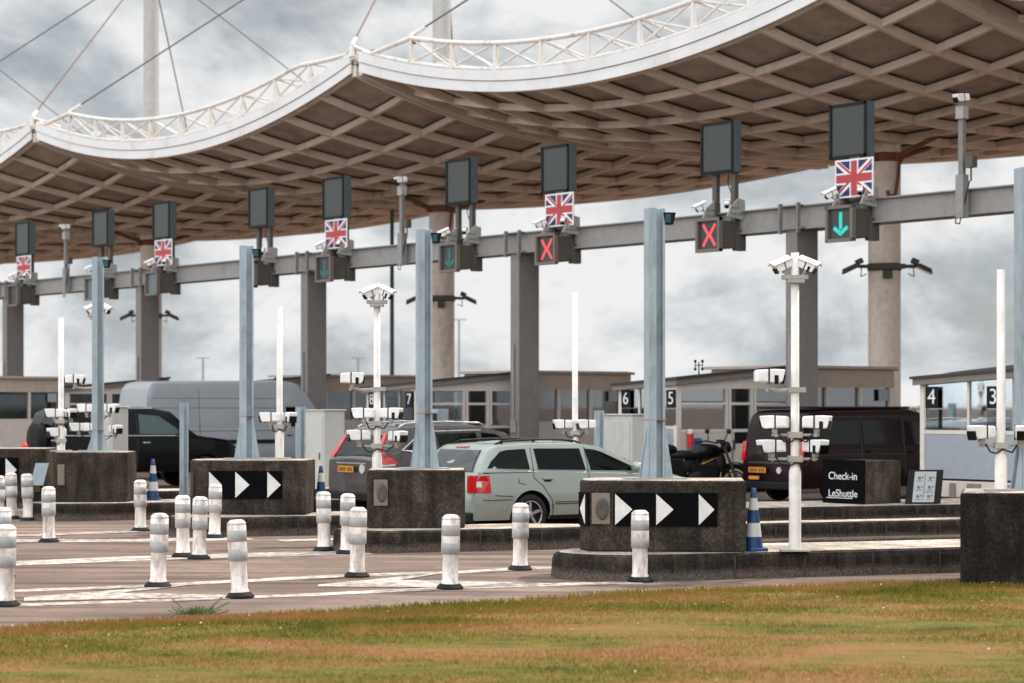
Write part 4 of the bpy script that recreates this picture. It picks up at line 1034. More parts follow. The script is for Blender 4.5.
for q in range(3):
    for j in range(2):
        x, y = .225 + .19 * j + .027 * q, .13 + .16 * q
        b.lathe([(.028, 0), (.028, .002)], 14, Tp @ Matrix.Translation((x, y, .0265)))
        b.box((x, y - .05, .0275), (.10, .012, .002), Tp); b.box((x + .06, y + .01, .0275), (.03, .03, .002), Tp)
b.prism([(.305, .07), (.317, .07), (.40, .53), (.388, .53)], .0265, .0285, Tp); b.box((.43, .2, .0275), (.16, .012, .002), Tp)
b.build('print', 'poster_mark', po)
b = MB(); b.box((.34, .17, .27), (.04, .04, .54)); b.build('stay', 'black', t)
# tilted grey board at far left, red cap lamps
c = at(30, 41.0, .3)
t = thing('tilted_board', 'pale blue grey tilted board beside the far left chevron block', 'board', c, R(10))
b = MB(); b.prism([(0, .2), (.24, .2), (.34, .62), (.10, .62)], -.02, .02, Matrix.Rotation(R(80), 4, 'X')); b.build('panel', 'post_blue', t, .004)
b = MB(); b.box((.2, .06, .16), (.04, .04, .32)); b.build('stand', 'black', t)
c = at(24.5, 50, 0)
t = thing('red_beacon', 'small red beacon on a black stub, beside the far gantry column', 'beacon', c, 0)
b = MB(); b.box((0, 0, .45), (.28, .28, .9)); b.build('stub', 'black', t, .02)
b = MB(); b.lathe([(.09, .9), (.085, 1.05), (.05, 1.13), (.001, 1.15)], 14); b.build('lamp', 'red', t)
c = at(690.5, 49.0, 0)
t = thing('marker_post', 'red marker post with white cap behind the motorcycle seat', 'marker post', c, 0)
b = MB(); b.lathe([(.05, 0), (.05, 1.15)], 14); b.build('post', 'red', t)
b = MB(); b.lathe([(.065, 1.15), (.07, 1.36)], 14); b.build('sleeve', 'red', t)
b = MB(); b.lathe([(.075, 1.36), (.075, 1.43), (.05, 1.46), (.001, 1.47)], 14); b.build('cap', 'cone_white', t)
for px, Z, lb in ((446, 55, 'small red beacon behind the roof of the grey car'),):
    t = thing('red_beacon', lb, 'beacon', at(px, Z, 0), 0)
    b = MB(); b.lathe([(.06, 0), (.06, 1.2)], 12); b.build('stub', 'black', t)
    b = MB(); b.lathe([(.10, 1.2), (.09, 1.33), (.05, 1.40), (.001, 1.42)], 12); b.build('lamp', 'red', t)
c = at(438, 54, 0)
t = thing('ticket_machine', 'pale blue grey ticket machine behind the roof of the grey car', 'machine', c, PHI)
b = MB(); b.box((0, 0, .95), (.35, .42, 1.9)); b.build('body', 'post_blue', t, .02)
b = MB(); b.box((-.18, -.05, 1.65), (.02, .3, .3)); b.build('screen', 'black_gloss', t)

# street lamps
def lamp(px, Z, top, r, label, m, head='T'):
    t = thing('street_lamp', label, 'street lamp', at(px, Z), 0, 'distant lamp columns')
    b = MB(); b.lathe([(r * 1.35, 0), (r * 1.35, top * .16), (r, top * .17), (r * .8, top)], 12); b.build('column', m, t)
    b = MB()
    if head == 'T': b.box((0, 0, top + .03), (.8, .06, .05)); b.box((-.35, 0, top + .02), (.34, .2, .07)); b.box((.35, 0, top + .02), (.34, .2, .07))
    else: b.box((.5, 0, top), (1.0, .1, .1)); b.box((1.1, 0, top), (.6, .3, .14))
    b.build('lamp_head', m, t)
lamp(392, 84, 12.6, .085, 'dark green lamp column rising behind the canopy edge', 'lamp_green')
lamp(459, 150, 7.8, .08, 'slim grey lamp column with twin heads between mast and gantry column', 'lamp_grey')
lamp(358, 170, 5.6, .09, 'tiny far lamp column seen just left of the camera pole by the grey car', 'lamp_grey')
lamp(203, 170, 5.6, .09, 'tiny far lamp column above the roof of the long pale van', 'lamp_grey')

# far trees
tb = MB(); rt = random.Random(11)
tv, tf = [], []
for k in range(70):
    cx = -95 + 190 * k / 69 + rt.uniform(-2, 2); cy = 165 + rt.uniform(-12, 12); hh = rt.uniform(1.2, 2.0); ww = rt.uniform(2.0, 4.5)
    for q in range(420):
        a, ct = rt.random() * 2 * PI, rt.uniform(-1, 1); rr = rt.random() ** .4
        p = Vector((cx + ww * rr * math.sqrt(1 - ct * ct) * math.cos(a), cy + ww * .6 * rr * math.sqrt(1 - ct * ct) * math.sin(a), hh * .5 + hh * .5 * rr * ct))
        s = rt.uniform(.15, .34); u = Vector((rt.uniform(-1, 1), rt.uniform(-1, 1), rt.uniform(-1, 1))).normalized(); v = u.orthogonal().normalized()
        o = len(tv); tv += [tuple(p + u * s), tuple(p + v * s * .7), tuple(p - u * s), tuple(p - v * s * .7)]; tf.append((o, o + 1, o + 2, o + 3))
tb.add(tv, tf); tag(tb.build('far_tree_belt', 'leaf'), kind='stuff')
tb = MB(); tv, tf = [], []
for k in range(64):
    cx = -160 + 320 * k / 63 + rt.uniform(-2, 2); cy = -70 + rt.uniform(-8, 8); hh = rt.uniform(6, 11); ww = rt.uniform(4, 6.5)
    for q in range(300):
        a, ct = rt.random() * 2 * PI, rt.uniform(-1, 1); rr = rt.random() ** .4
        p = Vector((cx + ww * rr * math.sqrt(1 - ct * ct) * math.cos(a), cy + ww * .6 * rr * math.sqrt(1 - ct * ct) * math.sin(a), hh * .5 + hh * .5 * rr * ct))
        s = rt.uniform(.4, .8); u = Vector((rt.uniform(-1, 1), rt.uniform(-1, 1), rt.uniform(-1, 1))).normalized(); v = u.orthogonal().normalized()
        o = len(tv); tv += [tuple(p + u * s), tuple(p + v * s * .7), tuple(p - u * s), tuple(p - v * s * .7)]; tf.append((o, o + 1, o + 2, o + 3))
tb.add(tv, tf); tag(tb.build('rear_tree_belt', 'leaf'), kind='stuff')

# ------------------------------------------------------------------ vehicles
def interp(tab, x):
    if x <= tab[0][0]: return tab[0][1]
    for (a, va), (b, vb) in zip(tab[:-1], tab[1:]):
        if x <= b: return va + (vb - va) * (x - a) / (b - a) if b > a else vb
    return tab[-1][1]
def sm_interp(tab, x, d=.05):
    return sum(interp(tab, x + d * k) for k in (-1, -.5, 0, .5, 1)) / 5
def make_car(name, label, cat, loc, rz, S):
    t = thing(name, label, cat, loc, rz)
    L = S['L']; top, belt, wid = S['top'], S['belt'], S['wid']; zb = S.get('zb', .22); tum = S.get('tum', .30); pm = S['paint']
    d = S.get('sm', .05)
    zt = lambda x: sm_interp(top, x, d); bl = lambda x: min(sm_interp(belt, x, d), zt(x) - .03); W = lambda x: sm_interp(wid, x, .06)
    def side(x, z):
        w_ = W(x); b_ = bl(x)
        if z <= b_:
            k = (z - zb) / max(.01, b_ - zb)
            return w_ * (.90 + .10 * min(1, k / .28)) if k < .28 else w_ * (1 - .035 * ((k - .28) / .72) ** 2)
        return w_ * .965 - tum * (z - b_)
    S['side'] = side; S['zt'] = zt
    xs = sorted(set([round(L * i / 56, 4) for i in range(57)] + [p[0] for p in top] + [.02, L - .02]))
    rings = []
    for x in xs:
        b_, t_ = bl(x), zt(x); r_ = min(.07, (t_ - b_) * .45)
        half = [(side(x, zb) * .7, zb)]
        for k in range(6): z = zb + (b_ - zb) * k / 5 + (0.0 if k else .02); half.append((side(x, z), z))
        half.append((side(x, b_) * .992 - .006, b_ + r_ * .12))
        for k in range(1, 5): z = b_ + (t_ - r_ - b_) * k / 4; half.append((side(x, z), z))
        yk = side(x, t_ - r_); half += [(yk - r_ * .28, t_ - r_ * .35), (yk - r_ * 1.0, t_ - r_ * .02), (yk * .6, t_ + .012), (yk * .3, t_ + .022)]
        rings.append([(x, y, z) for y, z in half] + [(x, 0, t_ + .025)] + [(x, -y, z) for y, z in reversed(half)])
    n = len(rings[0]); b = MB()
    vs = [p for r in rings for p in r]
    fs = [(i * n + j, (i + 1) * n + j, (i + 1) * n + (j + 1) % n, i * n + (j + 1) % n) for i in range(len(rings) - 1) for j in range(n)]
    fs += [tuple(range(n)), tuple(reversed(range((len(rings) - 1) * n, len(rings) * n)))]
    b.add(vs, fs, 0, True); body = b.build('body', pm, t)
    body.data.materials.append(M['trim'])
    # wheel arches by boolean
    cut = MB()
    for wx in S['wheels']:
        for s in (-1, 1): cut.cyl((wx, s * (W(wx) - .32), S['wr'] + .005), (wx, s * (W(wx) + .2), S['wr'] + .005), S['wr'] + .055, n=36)
    co_ = cut.build('cut', 'trim', t)
    md = body.modifiers.new('b', 'BOOLEAN'); md.object = co_; md.operation = 'DIFFERENCE'; md.solver = 'EXACT'
    dg = bpy.context.evaluated_depsgraph_get(); nm_ = bpy.data.meshes.new_from_object(body.evaluated_get(dg)); body.modifiers.clear(); body.data = nm_
    bpy.data.objects.remove(co_)
    try:
        nm_.polygons.foreach_set('use_smooth', [True] * len(nm_.polygons)); nm_.set_sharp_from_angle(angle=R(35))
    except Exception: pass
    wr = S['wr']
    for wx in S['wheels']:
        for s in (-1, 1):
            y = s * (W(wx) - .12)
            wt = MB(); T = Matrix.Translation((wx, y, wr)) @ Matrix.Rotation(R(90) * -s, 4, 'X')
            wt.lathe([(wr * .66, -.10), (wr * .93, -.10), (wr, -.07), (wr, .07), (wr * .93, .105), (wr * .66, .10), (wr * .64, .04)], 30, T); wo = wt.build('wheel', 'rubber', t)
            rim = MB(); rim.lathe([(wr * .63, .02), (wr * .61, .03), (.001, .03)], 28, T); rim.build('rim_back', 'black_matt', wo)
            sp = MB(); sp.lathe([(wr * .69, .09), (wr * .67, .105), (wr * .61, .09), (wr * .62, .07), (wr * .69, .09)], 28, T, caps=False)
            for k in range(5): sp.box((0, wr * .33, .065), (.05, wr * .58, .03), T @ Matrix.Rotation(2 * PI * k / 5, 4, 'Z'), taper=(.8, 1))
            sp.lathe([(wr * .18, .05), (wr * .18, .085), (wr * .1, .095), (.001, .095)], 14, T); sp.build('rim', S.get('rim', 'alloy'), wo)
    def patch(pts, m, nm, off=.008, s=-1, parent=None, th=.015, sub=3):
        # polygon in side view (x, z), laid on the body side
        P2 = []
        for (a, c) in zip(pts, pts[1:] + pts[:1]):
            for k in range(sub): P2.append((a[0] + (c[0] - a[0]) * k / sub, a[1] + (c[1] - a[1]) * k / sub))
        vo = [(x, s * (side(x, z) + off), z) for x, z in P2]; vi = [(x, s * (side(x, z) + off - th), z) for x, z in P2]
        n_ = len(P2); b = MB()
        f0 = tuple(range(n_)); f1 = tuple(reversed(range(n_, 2 * n_)))
        b.add(vo + vi, [f0 if s < 0 else tuple(reversed(f0)), f1 if s < 0 else tuple(reversed(f1))] + [((i + 1) % n_, i, n_ + i, n_ + (i + 1) % n_) for i in range(n_)])
        return b.build(nm, m, parent or t)
    def line(pts, nm='door_seam', m='groove', s=-1, wd=.012, off=.003):
        b = MB()
        for (a, c) in zip(pts[:-1], pts[1:]):
            K = 8
            for k in range(K):
                p = (a[0] + (c[0] - a[0]) * k / K, a[1] + (c[1] - a[1]) * k / K); q = (a[0] + (c[0] - a[0]) * (k + 1) / K, a[1] + (c[1] - a[1]) * (k + 1) / K)
                b.cyl((p[0], s * (side(*p) + off - wd * .5), p[1]), (q[0], s * (side(*q) + off - wd * .5), q[1]), wd / 1.4, n=5)
        return b.build(nm, m, t)
    def tailpanel(pts, m, nm, off=.006, parent=None, th=.02):
        # polygon (y, z) laid on the rear surface where top profile climbs
        def rx(z):
            lo, hi = 0.0, S['tail_x']
            if zt(0) >= z: return 0.0
            for _ in range(30):
                mid = (lo + hi) / 2
                if zt(mid) < z: lo = mid
                else: hi = mid
            return hi
        P2 = []
        for (a, c) in zip(pts, pts[1:] + pts[:1]):
            for k in range(4): P2.append((a[0] + (c[0] - a[0]) * k / 4, a[1] + (c[1] - a[1]) * k / 4))
        vo = [(rx(z - .02) - off - .012, y, z) for y, z in P2]; vi = [(x + th + .02, y, z) for x, y, z in vo]
        n_ = len(P2); b = MB(); b.add(vo + vi, [tuple(range(n_)), tuple(reversed(range(n_, 2 * n_)))] + [((i + 1) % n_, i, n_ + i, n_ + (i + 1) % n_) for i in range(n_)])
        return b.build(nm, m, parent or t)
    for gl in S.get('glass', []):
        for s in (-1, 1): patch(gl[1], gl[2] if len(gl) > 2 else 'car_glass', gl[0], .006, s)
    for pts in S.get('chromes', []):
        for s in (-1, 1): line(pts, 'window_trim', S.get('chrome_m', 'chrome'), s, .018, .014)
    for pts in S.get('seams', []):
        for s in (-1, 1): line(pts, 'door_seam', 'groove', s)
    for hx, hz_ in S.get('handles', []):
        for s in (-1, 1):
            b = MB(); b.box((hx, s * (side(hx, hz_) + .02), hz_), (.19, .03, .035)); b.build('door_handle', S.get('handle_m', pm), t, .008)
            b = MB(); b.box((hx, s * (side(hx, hz_) + .003), hz_ - .025), (.13, .012, .05)); b.build('handle_recess', 'trim', t)
    if 'rear_glass' in S: tailpanel(S['rear_glass'], S.get('rear_glass_m', 'car_glass_rear'), 'rear_window')
    for nm, pts, m in S.get('tail', []): tailpanel(pts, m, nm, .010)
    for nm, pts, m in S.get('side_bits', []):
        for s in (-1, 1): patch(pts, m, nm, .012, s)
    if 'plate' in S:
        y, z, x = S['plate']; b = MB(); b.box((x, y, z), (.012, .52, .112)); po = b.build('number_plate', 'plate', t)
        b = MB()
        for k in range(7): b.box((x - .009, y + .20 - .062 * k - (.03 if k > 3 else 0), z), (.006, .035, .07))
        b.build('plate_characters', 'plate_ink', po)
    # mirrors
    mx_, mz = S['mirror']
    for s in (-1, 1):
        b = MB(); yy = side(mx_, mz); b.ell((mx_, s * (yy + .13), mz + .04), (.07, .12, .085), 12, 8); b.box((mx_ + .02, s * (yy + .03), mz), (.05, .12, .05)); b.build('mirror', S.get('mirror_m', pm), t)
    # windscreen, headlamps, bumper
    if 'screen' in S:
        (xa, xb, yy) = S['screen']; b = MB(); K = 6
        vo = []
        for i in range(K + 1):
            x = xa + (xb - xa) * i / K; hw = side(x, zt(x) - .05) - .10 if zt(x) > bl(x) + .1 else yy
            vo += [(x, -hw, zt(x) + .012), (x, 0, zt(x) + .035), (x, hw, zt(x) + .012)]
        b.add(vo, [(3 * i + j, 3 * i + 3 + j, 3 * i + 4 + j, 3 * i + 1 + j) for i in range(K) for j in range(2)]); b.build('windscreen', 'car_glass', t)
    hb = S.get('bump', .45)
    b = MB(); b.box((L - .02, 0, zb + .2), (.14, W(L) * 1.86, .26)); b.build('front_bumper', 'trim', t, .04)
    b = MB(); b.box((.0, 0, zb + .06), (.10, W(0) * 1.84, .16)); b.build('rear_bumper', 'trim', t, .03)
    for s in (-1, 1):
        b = MB(); zz = zt(L) - .12; b.box((L - .09, s * (W(L) - .14), zz), (.22, .26, .15)); b.build('headlight', 'lens_clear', t, .03)
    return t
# silver estate -----------------------------------------------------------
S = dict(L=4.45, paint='car_silver', wheels=(.97, 3.50), wr=.315, zb=.22, tum=.34, tail_x=.42, sm=.04,
  top=[(0, .86), (.03, .96), (.10, 1.10), (.27, 1.335), (.42, 1.385), (1.0, 1.42), (1.9, 1.415), (2.4, 1.35), (3.28, .97), (3.9, .87), (4.32, .74), (4.45, .62)],
  belt=[(0, .93), (.6, .985), (1.8, .955), (3.2, .90), (4.1, .80), (4.45, .60)],
  wid=[(0, .74), (.10, .82), (.35, .87), (2.2, .885), (3.6, .87), (4.2, .80), (4.45, .66)],
  glass=[('window', [(.20, 1.035), (.28, 1.14), (.46, 1.285), (.58, 1.31), (.94, 1.325), (.96, 1.012)]), ('window', [(1.12, 1.008), (1.10, 1.328), (1.98, 1.32), (2.03, .985)]), ('window', [(2.13, .98), (2.08, 1.317), (2.26, 1.30), (2.42, 1.255), (3.04, 1.0), (3.10, .955)])],
  chromes=[], seams=[[(1.04, 1.34), (1.03, .98), (1.02, .88), (1.20, .74), (1.36, .52), (1.40, .30)], [(2.08, 1.34), (2.08, .97), (2.10, .30)], [(3.14, .93), (3.12, .5), (3.02, .30)], [(.10, .55), (.60, .55)], [(1.42, .50), (3.0, .50)], [(1.42, .47), (3.0, .47)], [(.74, .875), (.74, .80), (.87, .78)], [(.30, .62), (.62, .60)], [(.05, .965), (1.0, .965)]],
  handles=[(1.28, .865), (2.36, .85)], plate=(0, .80, -.045), mirror=(2.95, .98), screen=(2.46, 3.24, .6),
  rear_glass=[(-.62, .985), (.62, .985), (.55, 1.31), (-.55, 1.31)],
  tail=[('high_brake_light', [(-.17, 1.345), (.17, 1.345), (.17, 1.365), (-.17, 1.365)], 'lens_red'), ('tail_light', [(-.76, .66), (-.56, .66), (-.56, .93), (-.76, .93)], 'lens_red'), ('tail_light', [(.56, .66), (.76, .66), (.76, .93), (.56, .93)], 'lens_red')],
  side_bits=[('tail_light', [(.02, .66), (.23, .66), (.21, .93), (.03, .92)], 'lens_red'), ('indicator', [(.015, .75), (.09, .75), (.08, .84), (.015, .84)], 'lens_clear'), ('sill', [(1.35, .23), (3.0, .23), (3.0, .29), (1.35, .29)], 'trim')])
car = make_car('estate_car', 'pale silver green estate car with roof rails, behind the low kerb', 'car', at(448, 34.0), R(35), S)
for s in (-1, 1):
    b = MB(); y = s * .58; b.tube([(.48, y, 1.39), (.60, y, 1.44), (1.2, y, 1.462), (1.75, y, 1.458), (1.98, y, 1.44), (2.12, y, 1.395)], .017, 8)
    for x in (.6, 1.2, 1.95): b.cyl((x, y, 1.38), (x, y, 1.45), .02, n=8)
    b.build('roof_rail', 'black', car)
b = MB(); b.cyl((.02, .05, 1.0), (.08, .42, 1.07), .010, n=6); b.build('rear_wiper', 'black', car)
# grey SUV ------------------------------------------------------------------
S = dict(L=4.5, paint='car_grey', wheels=(.92, 3.54), wr=.35, zb=.30, tum=.30, tail_x=.5, chrome_m='chrome', rim='alloy',
  top=[(0, .98), (.04, 1.06), (.16, 1.22), (.34, 1.52), (.50, 1.60), (1.4, 1.655), (2.3, 1.63), (2.85, 1.50), (3.55, 1.10), (4.2, .98), (4.5, .78)],
  belt=[(0, 1.05), (.5, 1.16), (2.0, 1.06), (3.4, 1.02), (4.2, .92), (4.5, .72)],
  wid=[(0, .80), (.15, .87), (.5, .91), (3.6, .91), (4.2, .84), (4.5, .70)],
  glass=[('window', [(.62, 1.22), (1.02, 1.46), (1.22, 1.47), (1.24, 1.16)]), ('window', [(1.34, 1.15), (1.30, 1.48), (2.18, 1.50), (2.24, 1.11)]), ('window', [(2.34, 1.10), (2.30, 1.50), (2.62, 1.47), (3.24, 1.14), (3.28, 1.08)])],
  chromes=[[(.50, 1.19), (1.3, 1.115), (2.3, 1.075), (3.3, 1.05)], [(.50, 1.19), (.98, 1.50), (1.3, 1.525), (2.3, 1.54)], [(.25, .92), (.02, .91)]],
  seams=[[(1.30, 1.5), (1.34, .7), (1.4, .5)], [(2.28, 1.5), (2.28, .4)]], handles=[(1.5, .98), (2.5, .96)], plate=(.12, .85, -.06), mirror=(3.1, 1.12), screen=(2.9, 3.5, .6),
  rear_glass=[(-.62, 1.10), (.62, 1.10), (.55, 1.46), (-.55, 1.46)], rear_glass_m='car_glass',
  tail=[('tail_light', [(-.80, 1.10), (-.66, 1.06), (-.60, 1.50), (-.69, 1.50)], 'lens_red'), ('tail_light', [(.66, 1.06), (.80, 1.10), (.69, 1.50), (.60, 1.50)], 'lens_red'), ('tailgate_trim', [(-.5, .945), (.5, .945), (.5, .97), (-.5, .97)], 'chrome'), ('sticker', [(-.36 + .085 * math.cos(a * .63), .86 + .085 * math.sin(a * .63)) for a in range(10)], 'lens_clear'), ('reflector', [(-.78, .50), (-.5, .50), (-.5, .55), (-.78, .55)], 'lens_red')],
  side_bits=[('tail_light', [(.02, .99), (.10, 1.17), (.24, 1.10), (.42, .95), (.10, .95)], 'lens_red'), ('lamp_strip', [(.06, .92), (.36, .92), (.34, .95), (.06, .95)], 'lens_clear')])
suv = make_car('suv_car', 'dark grey car with red tail lights behind the white camera pole', 'car', at(352.0, 39.5), R(36), S)
for s in (-1, 1):
    b = MB(); b.tube([(.55, s * .68, 1.60), (.7, s * .68, 1.67), (1.5, s * .68, 1.70), (2.3, s * .68, 1.675), (2.45, s * .68, 1.62)], .018, 8); b.build('roof_rail', 'chrome', suv)
# maroon van ----------------------------------------------------------------
S = dict(L=4.95, paint='car_maroon', wheels=(.95, 3.95), wr=.34, zb=.28, tum=.12, tail_x=.3, sm=.03, rim='steel',
  top=[(0, .88), (.03, 1.15), (.10, 1.60), (.18, 1.80), (.34, 1.88), (3.2, 1.91), (3.55, 1.84), (4.25, 1.22), (4.75, 1.02), (4.95, .80)],
  belt=[(0, 1.10), (2, 1.12), (3.8, 1.08), (4.6, .95), (4.95, .72)], wid=[(0, .90), (.2, .94), (3.9, .95), (4.6, .88), (4.95, .74)],
  glass=[('window', [(.40, 1.20), (.42, 1.66), (1.62, 1.68), (1.62, 1.20)]), ('window', [(1.72, 1.20), (1.72, 1.68), (2.85, 1.68), (2.85, 1.18)]), ('window', [(2.98, 1.17), (2.98, 1.66), (3.3, 1.64), (3.95, 1.15)])],
  seams=[[(1.67, 1.75), (1.67, .4)], [(2.92, 1.75), (2.92, .4)], [(.3, 1.75), (2.9, 1.77)], [(.2, .98), (3.9, .98)]], handles=[(1.85, 1.05), (3.12, 1.02)], plate=(.38, .66, -.065), mirror=(3.85, 1.2), screen=(3.62, 4.2, .7), mirror_m='trim',
  rear_glass=[(-.72, 1.16), (.72, 1.16), (.66, 1.60), (-.66, 1.60)], rear_glass_m='car_maroon',
  tail=[('tail_light', [(.80, .85), (.92, .85), (.90, 1.25), (.80, 1.25)], 'lens_red'), ('tail_light', [(-.92, .85), (-.80, .85), (-.80, 1.25), (-.90, 1.25)], 'lens_red'), ('tailgate_trim', [(-.7, .80), (.7, .80), (.7, .825), (-.7, .825)], 'steel'), ('sticker', [(-.22 + .07 * math.cos(a * .63), .66 + .07 * math.sin(a * .63)) for a in range(10)], 'lens_clear')])
van = make_car('passenger_van', 'dark maroon van parked behind the Check-in block', 'van', at(772, 45.2), R(36), S)
b = MB(); b.box((1.75, 0, 1.945), (3.0, 1.50, .05)); b.build('roof_trim', 'trim', van, .02)
b = MB(); b.box((-.09, .45, .50), (.02, .30, .07)); b.build('reflector', 'plate', van)
# black off-roader ----------------------------------------------------------
S = dict(L=4.75, paint='car_black', wheels=(1.0, 3.85), wr=.38, zb=.38, tum=.20, tail_x=.3, sm=.035, handle_m='chrome',
  top=[(0, .95), (.03, 1.15), (.08, 1.60), (.16, 1.83), (.4, 1.91), (2.5, 1.93), (3.0, 1.84), (3.45, 1.42), (3.65, 1.26), (4.45, 1.16), (4.75, .98)],
  belt=[(0, 1.24), (2.0, 1.24), (3.6, 1.20), (4.4, 1.10), (4.75, .9)], wid=[(0, .90), (.2, .95), (4.0, .96), (4.5, .90), (4.75, .80)],
  glass=[('window', [(.28, 1.32), (.30, 1.76), (1.02, 1.78), (1.02, 1.32)]), ('window', [(1.14, 1.32), (1.14, 1.78), (2.02, 1.78), (2.02, 1.32)]), ('window', [(2.14, 1.31), (2.14, 1.78), (2.65, 1.74), (3.30, 1.30)], 'glass_reflect')],
  chromes=[[(.2, 1.28), (3.3, 1.26)], [(.4, 1.90), (1.4, 1.925), (2.5, 1.92)]], seams=[[(1.08, 1.8), (1.08, .55)], [(2.08, 1.8), (2.08, .5)], [(3.38, 1.25), (3.38, .55)]], handles=[(1.3, 1.10), (2.3, 1.10)], plate=(.5, .75, -.06), mirror=(3.2, 1.36), screen=(3.02, 3.5, .75),
  rear_glass=[(-.7, 1.30), (.7, 1.30), (.64, 1.74), (-.64, 1.74)], rear_glass_m='car_glass', tail=[('tail_light', [(-.93, 1.0), (-.87, 1.0), (-.87, 1.2), (-.92, 1.2)], 'trim')])
rv = make_car('off_road_car', 'glossy black off-roader with a spare wheel on its tail', 'car', at(40, 52.0), R(33), S)
b = MB(); T = Matrix.Translation((-.10, -.05, 1.18)) @ Matrix.Rotation(R(-90), 4, 'Y')
b.lathe([(.20, -.12), (.40, -.12), (.41, -.05), (.41, .08), (.36, .12), (.05, .13), (.001, .13)], 28, T); b.build('spare_wheel', 'rubber', rv)
b = MB(); b.ell((3.0, -.35, 1.36), (.11, .19, .0), 4, 4)
b = MB(); b.torus((2.95, -.42, 1.40), .17, .018, nu=20, nv=6, T=Matrix.Translation((2.95, -.42, 1.4)) @ Matrix.Rotation(R(75), 4, 'Z') @ Matrix.Translation((-2.95, .42, -1.4))); b.build('steering_wheel', 'black', rv)
# long pale van ---------------------------------------------------------------
S = dict(L=6.1, paint='car_white', wheels=(1.25, 4.85), wr=.36, zb=.32, tum=.09, tail_x=.3, sm=.05, rim='steel',
  top=[(0, .8), (.02, 1.3), (.06, 2.2), (.12, 2.50), (.3, 2.62), (4.2, 2.66), (4.6, 2.60), (4.95, 2.25), (5.5, 1.45), (5.95, 1.15), (6.1, .9)],
  belt=[(0, 1.35), (4.6, 1.35), (5.5, 1.25), (6.1, .82)], wid=[(0, .97), (.2, 1.0), (5.2, 1.0), (5.8, .9), (6.1, .78)],
  glass=[('window', [(4.25, 1.42), (4.22, 1.95), (4.70, 1.95), (5.25, 1.40)])],
  seams=[[(.25, 2.18), (4.1, 2.18)], [(.25, 1.92), (4.1, 1.92)], [(1.6, 2.45), (1.6, .5)], [(2.9, 2.45), (2.9, .5)], [(4.12, 2.3), (4.12, .5)], [(.25, 1.30), (4.1, 1.30)]], handles=[(3.0, 1.22), (4.3, 1.2)], plate=(.4, .75, -.06), mirror=(5.1, 1.5), screen=(4.7, 5.45, .8), mirror_m='trim', rear_glass_m='car_glass',
  side_bits=[('side_moulding', [(.4, .95), (4.0, .95), (4.0, 1.06), (.4, 1.06)], 'trim')])
make_car('delivery_van', 'long pale grey van with high roof behind the black off-roader', 'van', at(130, 59.0), R(34), S)

# ------------------------------------------------------------------ motorcycle
m = thing('motorcycle', 'black motorcycle with ochre frame tubes, parked before booth 5', 'motorcycle', at(667, 46.0), R(27))
k = 1.12; m.scale = (k, k, k)
for x, r, wdt in ((.05, .32, .09), (1.50, .33, .06)):
    b = MB(); b.torus((x, 0, r), r - wdt * .6, wdt * .75, sz=1.0); wo = b.build('wheel', 'rubber', m)
    b = MB(); b.torus((x, 0, r), r - .13, .018, nu=24, nv=6)
    for q in range(5): a = 2 * PI * q / 5; b.cyl((x, 0, r), (x + (r - .13) * math.cos(a), 0, r + (r - .13) * math.sin(a)), .016, n=6)
    b.cyl((x, -.07, r), (x, .07, r), .05, n=12); b.build('rim', 'steel', wo)
    b = MB(); b.cyl((x, -.075, r), (x, -.07, r), .14, n=20); b.build('brake_disc', 'bracket', wo)
b = MB(); b.ell((.85, 0, .90), (.36, .16, .16), 20, 12); b.ell((.66, 0, .87), (.22, .13, .12)); b.build('fuel_tank', 'car_black', m)
b = MB(); b.ell((.30, 0, .84), (.36, .16, .10)); b.ell((-.05, 0, .96), (.26, .15, .10)); b.box((-.16, 0, .98), (.16, .18, .05)); b.build('seat', 'black', m, .01)
b = MB(); b.ell((.05, 0, .66), (.36, .15, .22)); b.box((-.25, 0, .62), (.05, .2, .24)); b.build('rear_mudguard', 'car_black', m)
b = MB(); b.box((.0, -.20, .62), (.42, .14, .34)); b.build('pannier', 'black', m, .03)
b = MB(); b.tube([(-.05, -.1, .8), (-.10, -.1, 1.25), (-.10, .1, 1.25), (-.05, .1, .8)], .015, 8); b.build('backrest_hoop', 'black', m)
b = MB(); b.box((-.28, 0, .66), (.02, .12, .08)); b.build('tail_light', 'lens_red', m)
b = MB(); b.box((.74, 0, .48), (.56, .32, .40)); b.ell((.62, -.02, .40), (.30, .20, .22)); b.ell((.95, 0, .55), (.2, .15, .22)); b.ell((.38, 0, .60), (.32, .16, .22)); b.ell((1.14, 0, .66), (.15, .14, .26))
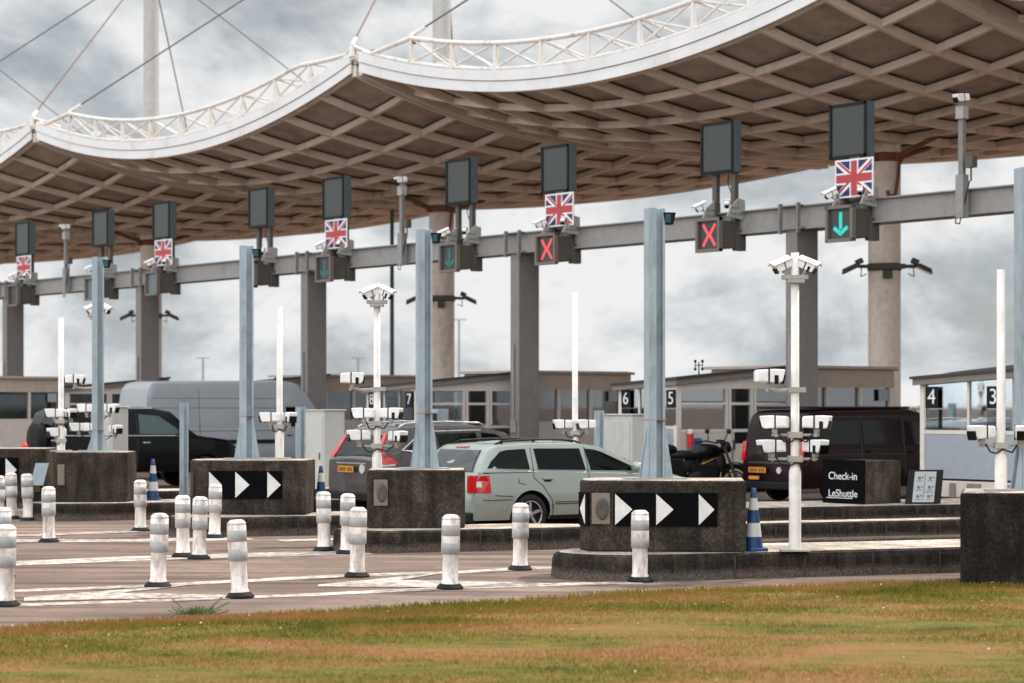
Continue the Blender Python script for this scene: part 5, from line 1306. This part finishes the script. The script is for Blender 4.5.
for a in (25, -30): b.cyl((.72, 0, .55), (.72 + .26 * math.sin(R(a)), 0, .55 + .26 * math.cos(R(a))), .10, .09, 14)
b.build('engine', 'black', m, .02)
for s in (-1, 1):
    b = MB(); b.tube([(1.22, s * .05, .86), (.55, s * .13, .62), (.35, s * .13, .50)], .017, 8); b.tube([(1.18, s * .06, .82), (1.10, s * .12, .40)], .013, 8); b.tube([(.30, s * .11, .82), (.24, s * .12, .42)], .013, 8); b.tube([(.0, s * .10, .82), (.16, s * .12, .42)], .013, 8)
    b.build('frame_tube', 'gold', m)
    b = MB(); b.cyl((1.50, s * .10, .33), (1.20, s * .10, .98), .032, .028, 10); b.build('fork', 'steel', m)
    b = MB(); b.tube([(1.14, s * .04, 1.06), (1.05, s * .30, 1.10), (.95, s * .40, 1.08)], .017, 8); b.cyl((.98, s * .37, 1.085), (.90, s * .46, 1.07), .024, n=8); b.build('handlebar', 'black', m)
    b = MB(); b.cyl((1.08, s * .28, 1.11), (1.12, s * .36, 1.27), .010, n=6); b.ell((1.12, s * .38, 1.29), (.03, .08, .05), 10, 6); b.build('mirror', 'black', m)
    b = MB(); b.tube([(.25, s * .12, .32), (-.1, s * .18, .36), (-.30, s * .18, .42)], .05, 10); b.build('exhaust', 'steel', m)
b = MB(); b.ell((1.30, 0, .98), (.11, .11, .12), 16, 10); b.box((1.18, 0, 1.10), (.10, .16, .06)); b.build('headlight', 'black', m)
b = MB(); b.ell((1.385, 0, .98), (.035, .085, .09), 14, 8); b.build('lens', 'lens_clear', m)
b = MB()
for q in range(9):
    a0, a1 = R(10 + 13 * q), R(23 + 13 * q); b.add([(1.5 + .37 * math.cos(a), y, .33 + .37 * math.sin(a)) for a in (a0, a1) for y in (-.07, .07)] + [(1.5 + .355 * math.cos(a), y, .33 + .355 * math.sin(a)) for a in (a0, a1) for y in (-.07, .07)], [(0, 1, 3, 2), (4, 6, 7, 5), (0, 2, 6, 4), (1, 5, 7, 3)])
b.build('front_mudguard', 'car_black', m)
b = MB(); b.tube([(.25, -.14, .02), (.45, -.14, .30)], .015, 6); b.build('side_stand', 'black', m)
